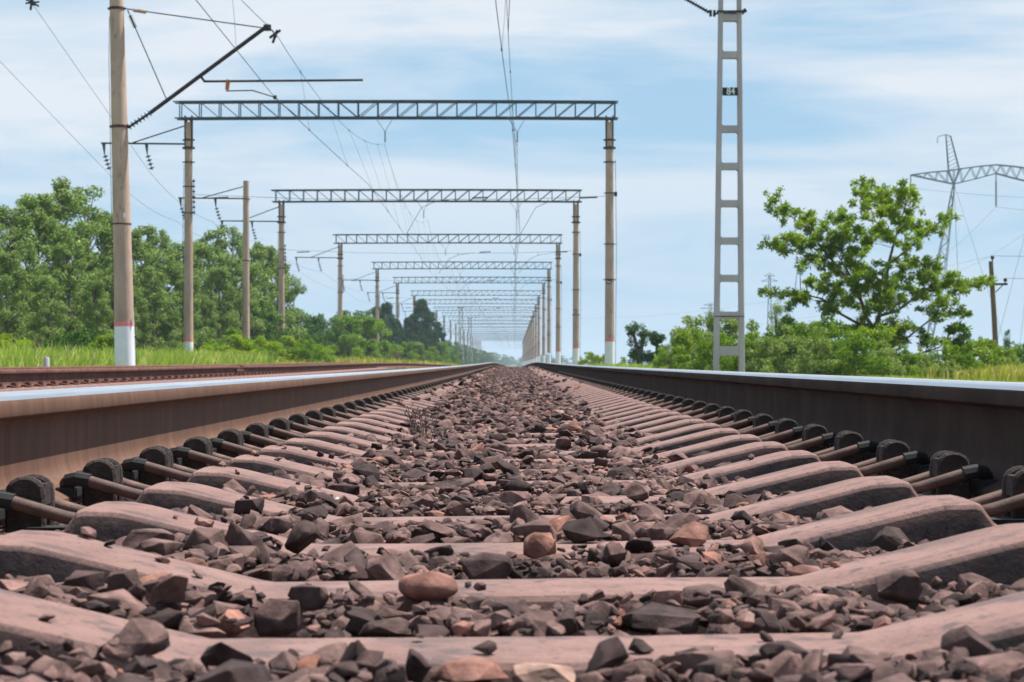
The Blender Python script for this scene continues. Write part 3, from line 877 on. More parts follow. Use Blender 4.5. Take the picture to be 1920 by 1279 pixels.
# ------------------------------------------------------------------ poles, gantries
def lathe_col(mb, base, top, rb, rt, n=20, mi=0):
    mb.tube([base, base.lerp(top, .25), base.lerp(top, .5), base.lerp(top, .75), top], [rb, rb + (rt - rb) * .25, (rb + rt) / 2, rb + (rt - rb) * .75, rt], n, mi)
def ring(c, r, h, w=.03, ears=0.0):
    mb = MB(); mb.tube([Vector(c) - Vector((0, 0, h / 2)), Vector(c) + Vector((0, 0, h / 2))], r + w, 18)
    if ears:
        mb.box(Vector(c), (2 * (r + w) + 2 * ears, .03, h * .8))
    return mb
def discs(p, q, n, r, rod=.015):
    """string insulator from p to q"""
    p = Vector(p); q = Vector(q); mb = MB(); d = (q - p)
    mb.tube([p, q], rod, 6)
    for i in range(n):
        t = (i + .5) / n; c = p + d * t; u = d.normalized() * (d.length / n * .28)
        mb.tube([c - u, c - u * .2, c + u * .6], [r * .35, r, r * .45], 10)
    return mb
def fillet_part(name, mb, m, par, **k): return mb.build(name, m, par, **k)

def feeder_arm(par, x_in, x_out, z, col_r, zb, ins=(0.12, 2.05)):
    """crossarm on the left of a column carrying two hanging insulator strings"""
    mb = MB(); mb.bar((x_in, 0, z), (x_out, 0, z + .04), .10, .07)
    xm = x_out + (x_in - x_out) * .37
    mb.bar((xm, 0, z + .05), (x_in, 0, zb), .06, .05)
    arm = mb.build('crossarm', M['dark_steel'], par)
    for i in ins:
        x = x_out + i
        mb = MB(); mb.tube([(x, 0, z), (x + .03, 0, z - .42), (x + .05, 0, z - .5)], [.085, .03, .02], 8)
        a = discs((x + .05, 0, z - .48), (x + .26, 0, z - 1.18), 4, .14, .02)
        mb.add(a.v, a.f)
        mb.build('insulator', M['insulator'], arm, smooth=40)

def gantry(d, xl, xr, ztop, lab, detail=True):
    """portal: origin on the ground below the middle of the beam"""
    g0 = gz(d)
    xc = (xl + xr) / 2
    e = empty('track_gantry', (xc, d, g0), (0, 0, 0), lab, 'gantry', 'portal gantries spanning the tracks')
    H = ztop - g0                               # column top above ground
    xL, xR = xl - xc, xr - xc
    paint = CZ + 1.16 - g0
    for sx, x in ((-1, xL), (1, xR)):
        mb = MB(); rb, rt = .225, .165
        r_at = lambda z: rb + (rt - rb) * z / H
        lathe_col(mb, Vector((x, 0, paint)), Vector((x, 0, H)), r_at(paint), rt)
        col = mb.build('column', M['pole_concrete'], e, smooth=40)
        mb = MB(); mb.tube([(x, 0, -.8), (x, 0, paint - .14)], [rb + .004, r_at(paint) + .004], 20)
        mb.build('painted_base', M['white_paint'], col, smooth=40)
        mb = MB(); mb.tube([(x, 0, paint - .14), (x, 0, paint)], [r_at(paint) + .006] * 2, 20)
        mb.build('red_band', M['red_paint'], col, smooth=40)
        # steel angles and straps at the head
        mb = MB()
        for a in (-.155, .155):
            mb.box((x + a, -.10, H - .45), (.055, .06, 1.5)); mb.box((x + a, .10, H - .45), (.055, .06, 1.5))
            mb.box((x + a * .55, 0, H + .08), (.06, .12, .22))
        for dz, hh in ((.80, .09), (1.16, .13), (1.80, .06)):
            a = ring((x, 0, H - dz), r_at(H - dz), hh, .035, ears=.075); mb.add(a.v, a.f)
        mb.build('head_bracket', M['rust_steel'], col)
        if detail:
            mb = MB()
            for dz in ((2.9, 4.1) if sx < 0 else (3.2, 5.5, 7.1)):
                if H - dz > 1.5:
                    a = ring((x, 0, H - dz), r_at(H - dz), .05, .02, ears=.06); mb.add(a.v, a.f)
            mb.build('strap', M['rust_steel'], col)
            mb = MB()
            if sx > 0:
                mb.tube([(x + .26, -.05, H - 1.7), (x + .31, -.05, H * .5), (x + .26, -.05, .3)], .011, 5)
                mb.box((x + .27, -.08, H - 3.25), (.14, .12, .2)); 
            else:
                mb.tube([(x - .2, -.05, H - 1.9), (x - .24, -.05, H * .6), (x - .235, -.05, .3)], .011, 5)
                a = discs((x + .24, -.05, H - 2.55), (x + .26, -.05, H - 4.2), 7, .075); mb.add(a.v, a.f)
            mb.build('earth_wire', M['dark_steel'], col)
    if detail:
        mb = MB(); mb.box((xR - .04, -.245, H * .36), (.22, .02, .16))
        np_ = mb.build('number_plate', M['black_plate'], e)
        mb = MB(); mb.box((xR - .08, -.258, H * .36), (.045, .004, .10)); mb.box((xR + .01, -.258, H * .36 - .01), (.045, .004, .09))
        mb.build('worn_digit', M['plate_white'], np_)
    # truss beam
    x0, x1 = xL - .38, xR + .26
    zb0 = H + .16; hh = .74
    cam_ = lambda x: .035 * (1 - ((x - (x0 + x1) / 2) / ((x1 - x0) / 2)) ** 2)
    n = 22; xs = [x0 + .02 + (x1 - x0 - .04) * i / n for i in range(n + 1)]
    mb = MB()
    for y in (-.33, .33):
        for zz, w in ((0, .075), (hh, .075)):
            for a, b in zip(xs[:-1], xs[1:]):
                mb.bar((a - .002, y, zb0 + zz + cam_(a)), (b + .002, y, zb0 + zz + cam_(b)), .06, w)
        mb.bar((x0 - .28, y, zb0 + hh), (x0 + .04, y, zb0 + hh), .05, .06)
        mb.bar((x0 - .20, y, zb0), (x0 + .04, y, zb0), .05, .06)
        mb.bar((x1 - .04, y, zb0), (x1 + .12, y, zb0), .05, .06); mb.bar((x1 - .04, y, zb0 + hh), (x1 + .12, y, zb0 + hh), .05, .06)
    for i, x in enumerate(xs):
        z = zb0 + cam_(x)
        for y in (-.33, .33):
            mb.bar((x, y, z), (x, y, z + hh), .045, .045, up=Vector((0, 1, 0)))
        mb.bar((x, -.33, z), (x, .33, z), .035, .035); mb.bar((x, -.33, z + hh), (x, .33, z + hh), .035, .035)
    for i in range(n):
        a, b = xs[i], xs[i + 1]; za, zb_ = zb0 + cam_(a), zb0 + cam_(b)
        for y in (-.33, .33):
            lefty = (i < n * .54) if y < 0 else (i < n * .40)
            if i in (9, 10, 11) and y < 0: lefty = False
            p, q = ((a, y, za + hh), (b, y, zb_)) if lefty else ((a, y, za), (b, y, zb_ + hh))
            mb.bar(p, q, .035, .035)
        if i % 2: mb.bar((a, -.33, za + hh), (b, .33, zb_ + hh), .03, .03)
    mb.build('truss_beam', M['truss_steel'], e)
    # suspension of the two catenaries
    for wx, nm in ((-5.85, 'l'), (.12, 'r')):
        x = wx - xc; z = zb0 + cam_(x)
        mb = MB()
        mb.tube([(x - .42, 0, z), (x, 0, z - .62)], .012, 5); mb.tube([(x + .36, 0, z), (x, 0, z - .62)], .012, 5)
        sp = mb.build('hanger', M['wire'], e)
        a = discs((x, 0, z - .60), (x, 0, z - 1.10), 5, .055, .02)
        a.build('insulator', M['insulator'], sp, smooth=40)
    # registration wire between the columns, with steady arms
    zr = CZ + 7.55 - g0 - (0.1 if d < 120 else 0.4)
    mb = MB()
    xm = (xL + xR) / 2
    pts = [(xL, 0, zr + .22), (xL + 5, 0, zr + .02), (xm, 0, zr - .03), (xR - 4, 0, zr + .0), (xR, 0, zr + .14)]
    mb.tube(pts, .010, 5)
    rg = mb.build('registration_wire', M['wire'], e)
    for a, b in ((xR - 1.35, xR - .55), (xL + 1.0, xL + 1.8), (xR - 6.2, xR - 5.5)):
        mb = MB(); mb.tube([(a, 0, zr + .05), (b, 0, zr + .08)], .032, 8)
        mb.build('insulator', M['insulator'], rg, smooth=40)
    mb = MB()
    for x, s in ((-4.9 - xc, 1), (.25 - xc, 1)):
        mb.tube([(x + s * 2.3, 0, zr + .02), (x + s * 1.3, 0, zr - .12), (x + s * .7, 0, zr - .38), (x, 0, CZ + 5.85 - g0)], .012, 6)
        mb.tube([(x + s * 1.25, 0, zr + .02), (x + s * 1.25, 0, zr - .14)], .014, 5)
    mb.build('steady_arm', M['wire'], e)
    feeder_arm(e, xL - .15, xL - 3.95, H - (.98 if d < 120 else 1.10), .17, H - .15)
    if d > 210:
        pass
    return e

gd = [101.3, 144.4, 195.2, 247.8, 291.0, 342.0] + [390 + 48 * i for i in range(14)]
names_g = ['first gantry, nearest and largest, its beam across the upper picture', 'second gantry, its beam seen under the first one',
           'third gantry along the line, its left column beside the green shrubs', 'fourth gantry along the line, its left column before the dark pines',
           'fifth gantry along the line, left column above a brown dead bush', 'sixth gantry, its left column stained orange at the foot']
g1 = gantry(101.3, -14.72, 4.28, CZ + 10.92, names_g[0])
g2 = gantry(144.4, -15.0, 3.94, CZ + 10.28, names_g[1])
t2 = tree_of(g2)
GPOS = []
for i, d in enumerate(gd):
    if i < 2: continue
    c = copy_tree(t2)
    shift = {2: -.16, 3: -.17, 4: -.19, 5: -.28}.get(i, -.25)
    c.location = (g2.location.x + shift, d, g2.location.z + .07 * (i < 5))
    if i >= 3:
        for ch in list(children(c)):
            for gch in list(children(ch)):
                if gch.name.startswith('red_band'): bpy.data.objects.remove(gch)
    c['label'] = names_g[i] if i < 6 else ('seventh gantry from the camera, fading into the haze' if i == 6 else
                 'eighth gantry from the camera, pale in the haze' if i == 7 else 'one of the last tiny gantries merging at the vanishing point')
    if i == 5:
        for ch in list(children(c)):
            if ch.name.startswith('column') and ch.data.vertices[0].co.x < 0:
                ch.data = ch.data.copy(); ch.data.materials[0] = M['orange_stain']

# single poles carrying the feeder arms on the left
def single_pole(px, d, ytop, lab, r0=.2, arm=True, base_white=False):
    x = (px - VX) / F * d; g0 = gz(d); H = CZ - (ytop - VY) / F * d - g0
    e = empty('concrete_pole', (x, d, g0), (0, 0, 0), lab, 'pole', 'plain concrete poles left of the line')
    mb = MB(); lathe_col(mb, Vector((0, 0, -.6)), Vector((0, 0, H)), r0 + .02, r0 - .04)
    mb.build('shaft', M['pole_concrete'], e, smooth=40)
    if arm:
        feeder_arm(e, -.1, -3.75, H - .98, .17, H - .30)
        mb = MB()
        for dz in (1.0, 4.4, 7.5):
            a = ring((0, 0, H - dz), r0 - .02, .05, .015, ears=.05); mb.add(a.v, a.f)
        mb.build('strap', M['rust_steel'], e)
    return e
single_pole(461, 124, 339, 'plain concrete pole without beam between the first and second gantry, left side')
single_pole(797, 420, 587, 'thin pole just right of the orange-stained gantry column', arm=False)
single_pole(803, 407, 590, 'thin pole in the pair before the dark pine', arm=False)
single_pole(760, 330, 600, 'short thin pole between the fifth and sixth gantry columns', arm=False, r0=.12)

# pale far signal masts on the left of the line
for px, d, yt, lab in ((864, 520, 577, 'tall pale mast standing above the far hedge, left of the vanishing point'),
                       (881, 640, 597, 'second pale mast behind the tall one, left of the vanishing point')):
    x = (px - VX) / F * d; g0 = gz(d); H = CZ - (yt - VY) / F * d - g0
    e = empty('lattice_mast', (x, d, g0), (0, 0, 0), lab, 'mast', 'pale far masts')
    mb = MB(); w0, w1 = .75, .35
    for sx in (-1, 1):
        for sy in (-1, 1): mb.bar((sx * w0, sy * w0, -.5), (sx * w1, sy * w1, H), .16, .16)
    mb.build('leg', M['mast_concrete'], e)
    mb = MB(); n = 12
    for i in range(n):
        za, zb = H * i / n, H * (i + 1) / n; a = w0 + (w1 - w0) * i / n; b = w0 + (w1 - w0) * (i + 1) / n
        s = 1 if i % 2 else -1
        for sy in (-1, 1): mb.bar((-s * a, sy * a, za), (s * b, sy * b, zb), .10, .10); mb.bar((-b, sy * b, zb), (b, sy * b, zb), .1, .1)
    mb.box((0, 0, H), (1.5, 1.5, .25))
    mb.build('lattice', M['mast_concrete'], e)

# ---- near left pole with the cantilever
def near_pole():
    d = 48.8
    g0 = gz(d)
    # it leans a little to the left going up
    base = Vector(((235.5 - VX) / F * d, d, g0)); topx = (212 - VX) / F * d
    H = 10.0
    lean = (topx + .06 - base.x) / (CZ + 683 / F * d - g0)
    def at(z, dx=0, dy=0): return Vector((lean * z + dx, dy, z))
    rb, rt = .222, .138
    def r_at(z): return rb + (rt - rb) * min(1, z / H)
    def Z(py): return CZ - (py - VY) / F * d - g0
    def X(px): return (px - VX) / F * d - base.x
    e = empty('catenary_pole', base, (0, 0, 0), 'big concrete pole at the left with white painted foot, red band and an overhead bracket', 'pole')
    zp = Z(604)
    mb = MB(); mb.tube([at(zp), at(H * .4), at(H * .7), at(H)], [r_at(zp), r_at(H * .4), r_at(H * .7), rt], 32)
    sh = mb.build('shaft', M['pole_concrete'], e, smooth=40)
    mb = MB(); mb.tube([at(-.8), at(Z(612))], [rb + .006, r_at(zp) + .006], 32); mb.build('painted_foot', M['white_paint'], e, smooth=40)
    mb = MB(); mb.tube([at(Z(612)), at(zp)], [r_at(zp) + .008] * 2, 32); mb.build('red_band', M['red_paint'], e, smooth=40)
    for py, hh, w in ((15, .06, .012), (237, .06, .014), (420, .035, .006), (631, .025, .006)):
        z = Z(py)
        a = ring(at(z), r_at(z), hh, w, ears=.03 if py < 300 else .01)
        a.build('strap', M['rust_steel'] if py < 430 else M['white_paint'], e)
    # painted oval mark and small white tag
    mb = MB(); z = Z(405); mb.box(at(z, .085, -r_at(z) * .90), (.035, .012, .11)); mb.build('painted_mark', M['white_paint'], e)
    mb = MB(); z = Z(601); mb.box(at(z, .205, -.12), (.03, .02, .16)); mb.build('tag', M['white_paint'], e)
    # earth wires
    mb = MB(); mb.tube([at(Z(30), -.165), at(Z(120), -.20), at(Z(200), -.20), at(Z(330), -.215), at(Z(600), -.225)], .006, 5)
    mb.tube([at(Z(610), .235, -.03), at(.1, .24, -.03)], .008, 5)
    mb.build('earth_wire', M['dark_steel'], e)
    # boom
    p0 = Vector((X(239), 0, Z(239))); p1 = Vector((X(281), 0, Z(211))); p2 = Vector((X(503), 0, Z(46)))
    mb = MB(); mb.tube([p1, p2], .045, 10); mb.box(p2 + Vector((-.03, 0, -.06)), (.16, .1, .13))
    q = Vector((X(375), 0, Z(142))); mb.bar(q, q + Vector((.10, 0, -.13)), .05, .05)
    boom = mb.build('boom', M['dark_steel'], e)
    a = discs(p0, p1 + (p1 - p0) * .05, 7, .088, .03); a.build('insulator', M['insulator'], boom, smooth=40)
    # tie rod and strut
    t0 = Vector((X(232), 0, Z(15))); mb = MB(); mb.tube([t0, Vector((X(497), 0, Z(52)))], .014, 6)
    tr = mb.build('tie_rod', M['dark_steel'], e)
    a = MB(); a.tube([Vector((X(249), 0, Z(17.5))), Vector((X(273), 0, Z(21)))], .045, 8)
    a.build('turnbuckle', M['pole_concrete'], tr)
    s0 = Vector((X(238), 0, Z(18))); s1 = Vector((X(311), 0, Z(185)))
    mb = MB(); mb.tube([s0, s1], .013, 6); st = mb.build('strut', M['dark_steel'], e)
    a = discs(s0.lerp(s1, .06), s0.lerp(s1, .20), 7, .055, .02); a.build('insulator', M['insulator'], st, smooth=40)
    # registration arm
    r0 = Vector((X(384), 0, Z(152))); r1 = Vector((X(680), 0, Z(149.5)))
    mb = MB(); mb.tube([r0, r1], .026, 8); ra = mb.build('registration_arm', M['dark_steel'], e)
    mb = MB(); mb.tube([Vector((X(427), 0, Z(149))), Vector((X(425), 0, Z(168)))], [.05, .042], 10)
    mb.build('insulator', M['orange_insulator'], ra, smooth=40)
    mb = MB(); mb.tube([Vector((X(423), 0, Z(170))), Vector((X(473), 0, Z(169))), Vector((X(515), 0, Z(182)))], .014, 6)
    mb.box(Vector((X(515), 0, Z(182))), (.07, .06, .08))
    mb.build('steady_arm', M['dark_steel'], e)
    mb = MB(); c = Vector((X(515), 0, Z(66)))
    mb.box(c, (.05, .3, .05)); mb.bar(c + Vector((-.12, 0, -.05)), c + Vector((.12, 0, .12)), .05, .05); mb.bar(c + Vector((-.05, 0, -.16)), c + Vector((.05, 0, .12)), .06, .05)
    mb.bar(p2, c, .02, .02)
    mb.build('messenger_clamp', M['dark_steel'], e)
near_pole()

# ---- ladder mast with the number plate
def ladder_mast():
    d = 48.8; g0 = gz(d); bx = (1366.5 - VX) / F * d
    e = empty('ladder_mast', (bx, d, g0), (0, 0, 0), 'tall grey concrete mast like a ladder, bearing a black plate 84', 'mast')
    def Z(py): return CZ - (py - VY) / F * d - g0
    def X(px): return (px - VX) / F * d - bx
    Ht = Z(-140)
    # outer edges 1338/1395 at 690, 1348/1391 at 0
    def edge(s, py):
        t = (690 - py) / 690.0
        return X(1337.5 + 10.5 * t) if s < 0 else X(1395.5 - 5.0 * t)
    def lw(py): return (10.2 - 2.2 * (690 - py) / 690.0) / F * d
    dep = .24
    for s in (-1, 1):
        mb = MB(); vs = []
        for py in (760, 590, 400, 200, 0, -140):
            xo = edge(s, py); xi = xo - s * lw(py); z = Z(py)
            c = .012
            a, b = min(xo, xi), max(xo, xi)
            vs += [(a + c, -dep / 2, z), (b - c, -dep / 2, z), (b, -dep / 2 + c, z), (b, dep / 2 - c, z), (b - c, dep / 2, z), (a + c, dep / 2, z), (a, dep / 2 - c, z), (a, -dep / 2 + c, z)]
        fs = []
        for i in range(5):
            for k in range(8): fs.append((i * 8 + k, i * 8 + (k + 1) % 8, (i + 1) * 8 + (k + 1) % 8, (i + 1) * 8 + k))
        fs.append(tuple(range(8))); fs.append(tuple(range(40, 48)))
        mb.add(vs, fs); mb.build('leg', M['mast_concrete'], e)
    for py, hp in ((33, 13), (103, 13), (242, 13), (312, 13), (382, 13), (452, 13), (522, 13), (591, 13), (658, 18), (-37, 13), (-107, 13)):
        a = edge(-1, py) + lw(py) - .004; b = edge(1, py) - lw(py) + .004; h = hp / F * d; z = Z(py)
        mb = MB()
        mb.box(((a + b) / 2, 0, z), (b - a, dep - .03, h), ch=.01)
        # small haunches in the corners
        for s in (-1, 1):
            x = a if s < 0 else b
            mb.prism([(0, 0), (-s * .035, 0), (0, .035)], Vector((0, dep - .04, 0)), (x, -(dep - .04) / 2, z + h / 2 - .002), Vector((1, 0, 0)), Vector((0, 0, 1)))
            mb.prism([(0, 0), (-s * .035, 0), (0, -.035)], Vector((0, dep - .04, 0)), (x, -(dep - .04) / 2, z - h / 2 + .002), Vector((1, 0, 0)), Vector((0, 0, 1)))
        mb.build('rung', M['mast_concrete'], e)
    # rusty seam lines
    mb = MB()
    for py in (593.5,):
        a, b = edge(-1, py), edge(1, py); mb.box(((a + b) / 2, -.004, Z(py)), (b - a + .006, dep + .006, .018))
    mb.build('seam_band', M['rust_steel'], e)
    z = Z(172.5); a, b = edge(-1, 172), edge(1, 172)
    mb = MB(); mb.box(((a + b) / 2 - .004, -dep / 2 - .008, z), (.325, .012, .178), ch=.003)
    pl = mb.build('number_plate', M['black_plate'], e)
    mb = MB(); mb.box(((a + b) / 2, 0, z), (b - a + .014, dep + .008, .014)); mb.build('plate_strap', M['mast_concrete'], pl)
    cu = bpy.data.curves.new('digits', 'FONT'); cu.body = '84'; cu.size = .215; cu.extrude = .003; cu.align_x = 'CENTER'; cu.align_y = 'CENTER'
    cu.offset = .003
    tmp = bpy.data.objects.new('tmp', cu); COL.objects.link(tmp)
    dg = bpy.context.evaluated_depsgraph_get(); me = bpy.data.meshes.new_from_object(tmp.evaluated_get(dg))
    bpy.data.objects.remove(tmp); me.name = 'digits'
    me.materials.clear(); me.materials.append(M['plate_white'])
    o = link_mesh('digits', me, pl, ((a + b) / 2 + .012, -dep / 2 - .019, z)); o.rotation_euler = (R(90), 0, 0); o.scale = (.86, 1, 1)
    # bracket root at the top with an insulated boom rising over the track
    z = Z(22.5); mb = MB(); a, b = edge(-1, 22), edge(1, 22)
    mb.bar((a - .05, -dep / 2 - .03, z), (b + .1, -dep / 2 - .03, z), .04, .04); mb.bar((a - .05, dep / 2 + .03, z), (b + .06, dep / 2 + .03, z), .04, .04)
    mb.bar((b + .02, 0, z), (b + .10, 0, z + .06), .08, .08)
    for x in (-.09, -.17): mb.box((a + x, 0, z - .02), (.05, .12, .13))
    mb.build('clamp', M['dark_steel'], e)
    p0 = Vector((a - .2, 0, z)); p1 = Vector((X(1289), 0, Z(-1)))
    p2 = p0 + (p1 - p0) * 5.2
    aa = discs(p0, p1 + (p1 - p0) * .35, 12, .062, .028); ins = aa.build('insulator', M['insulator'], e, smooth=40)
    be = Vector((X(962), 0, Z(-172)))
    mb = MB(); mb.tube([p1 + (p1 - p0) * .35, be], .04, 8)
    mb.tube([Vector((0, 0, Ht - .1)), be], .014, 6)
    mb.build('boom', M['dark_steel'], e)
    mb = MB(); mb.tube([be, Vector((-.14 - bx, 0, CZ + 7.2 - g0))], .009, 6)
    mb.build('messenger_hanger', M['dark_steel'], e)
ladder_mast()

# ------------------------------------------------------------------ overhead wires
def sagline(p, q, sag, n=14):
    p = Vector(p); q = Vector(q)
    return [p.lerp(q, i / n) - Vector((0, 0, 4 * sag * (i / n) * (1 - i / n))) for i in range(n + 1)]
def catenary(name, xs_c, xs_m, label):
    """contact wire, messenger and droppers of one track"""
    e = empty('overhead_line', (xs_c[0][0], 0, CZ + 5.8), (0, 0, 0), label, 'overhead line')
    off = -Vector(e.location)
    ds = [-12.0, 48.8] + gd[:14]
    def cx(d): return float(np.interp(d, [a[1] for a in xs_c], [a[0] for a in xs_c]))
    def mx(d): return float(np.interp(d, [a[1] for a in xs_m], [a[0] for a in xs_m]))
    zc = CZ + 5.78
    mb = MB(); pts = [Vector((cx(d), d, zc)) + off for d in np.arange(-12, 760, 6.0)]
    mb.tube(pts, .0075, 5); mb.build('contact_wire', M['wire'], e)
    mb = MB(); mes = {}
    for i in range(len(ds) - 1):
        a, b = ds[i], ds[i + 1]
        za = CZ + (7.2 if a < 50 else 9.95 if a < 110 else 9.3); zb = CZ + (7.2 if b < 50 else 9.95 if b < 110 else 9.3)
        low = min(za, zb); sag = .75 if a < 100 else 1.35
        L_ = sagline((mx(a), a, za), (mx(b), b, zb), sag, 16)
        mb.tube([p + off for p in L_], .007, 5)
        mes[i] = L_
    mb.build('messenger_wire', M['wire'], e)
    k = 0
    for i in range(0, 6):
        L_ = mes[i]
        for j in range(2, 15, 3):
            p = L_[j]
            if p.y < 20: continue
            q = Vector((cx(p.y), p.y + .02, zc))
            mb = MB(); mb.tube([p + off, (p.lerp(q, .5)) + off + Vector((.01, 0, 0)), q + off], .0035, 4)
            mb.box(q + off, (.03, .03, .05)); mb.box(p + off, (.03, .03, .05))
            mb.build('dropper', M['wire'], e)
    return e
catenary('a', [(-.6, -12), (-.30, 36), (-.18, 46), (-.05, 55), (.25, 101), (-.05, 144), (.2, 195), (-.1, 248), (.1, 340), (.05, 800)],
         [(-.3, -12), (-.14, 48.8), (.12, 101), (.10, 144), (.05, 195), (.05, 800)],
         'overhead wires with droppers above the gravel track, running straight to the vanishing point')
catenary('b', [(-4.8, -12), (-5.06, 36), (-5.2, 48.8), (-4.9, 63.7), (-4.7, 72), (-4.9, 101), (-5.3, 144), (-4.9, 195), (-5.2, 248), (-5.0, 340), (-5.1, 800)],
         [(-5.2, -12), (-5.2, 48.8), (-5.88, 101), (-5.6, 144), (-5.7, 195), (-5.6, 800)],
         'overhead wires with droppers above the second, rusty track, held by the big pole bracket')
def feeder(xo, label, z1, d1, zz):
    mb = MB()
    o = Vector((xo, 100, CZ + 8.7))
    sup = [(-20.0, zz), (101.3, 8.68), (124, 7.9), (144.4, 7.95), (195.2, 8.0), (247.8, 8.05), (291, 8.0), (342, 8.0), (390, 7.7), (438, 7.6), (486, 7.5)]
    for i in range(len(sup) - 1):
        (a, za), (b, zb) = sup[i], sup[i + 1]
        xa = xo if a < 110 else xo - .25; xb = xo if b < 110 else xo - .25
        mb.tube([p - o for p in sagline((xa, a, CZ + za), (xb, b, CZ + zb), .35 if i else 0.2, 10)], .008, 5)
    ob = mb.build('feeder_wire', M['wire'], None, o, None)
    return tag(ob, label, 'wire', 'feeder wires on the left crossarms')
def zz_for(x, px, py):
    # height at y=-20 of the straight line through its image point and the first insulator
    d = (x) / ((px - VX) / F); z = (VY - py) / F * d
    z1 = 8.68; return z + (z - z1) * (-20 - d) / (d - 101.3)
feeder(-18.40, 'outer feeder wire entering from the left edge, ending at the outer hanging insulators', 0, 0, zz_for(-18.4, 0, 110))
fw = feeder(-16.48, 'inner feeder wire from the top left corner, behind the big pole', 0, 0, zz_for(-16.48, 60, 0))
mb = MB()
dd = 16.48 / ((VX - 60) / F); c = P(60, 4, dd) - fw.location
mb.box(c, (.12, .5, .12)); mb.bar(c + Vector((-.25, 0, .12)), c + Vector((.2, 0, -.12)), .07, .06); mb.bar(c + Vector((-.02, 0, .2)), c + Vector((-.08, 0, -.25)), .07, .06)
mb.bar(c + Vector((-.25, 0, -.02)), c + Vector((.22, 0, .03)), .06, .05)
mb.build('wire_clamp', M['dark_steel'], fw)

# ------------------------------------------------------------------ small things by the line
def marker():
    d = 41; p = P(87, 670, d); g0 = gz(d); h = p.z - g0
    mb = MB(); r = 5.8 / F * d
    mb.tube([(0, 0, -.2), (0, 0, h - .03), (0, 0, h)], [r, r, r * .75], 14)
    tag(mb.build('marker_post', M['mast_concrete'], None, (p.x, d, g0), smooth=40), 'short round grey concrete post in front of the tall grass, far left', 'post')
marker()

def lattice(mb, p, q, w0, w1, n, r=.09, sides=4):
    p = Vector(p); q = Vector(q); d = (q - p).normalized()
    sx = d.cross(Vector((0, 1, 0))).normalized(); sy = Vector((0, 1, 0))
    cs = [(-1, -1), (1, -1), (1, 1), (-1, 1)] if sides == 4 else [(-1, -.6), (1, -.6), (0, 1)]
    for a, b in cs: mb.bar(p + sx * a * w0 + sy * b * w0, q + sx * a * w1 + sy * b * w1, r, r)
    for i in range(n):
        t, t2 = i / n, (i + 1) / n; a = p.lerp(q, t); b = p.lerp(q, t2); wa = w0 + (w1 - w0) * t; wb = w0 + (w1 - w0) * t2
        s = 1 if i % 2 else -1
        for y in (-1, 1): mb.bar(a - sx * s * wa + sy * y * wa, b + sx * s * wb + sy * y * wb, r * .6, r * .6)
        mb.bar(b - sx * wb - sy * wb, b + sx * wb - sy * wb, r * .5, r * .5)

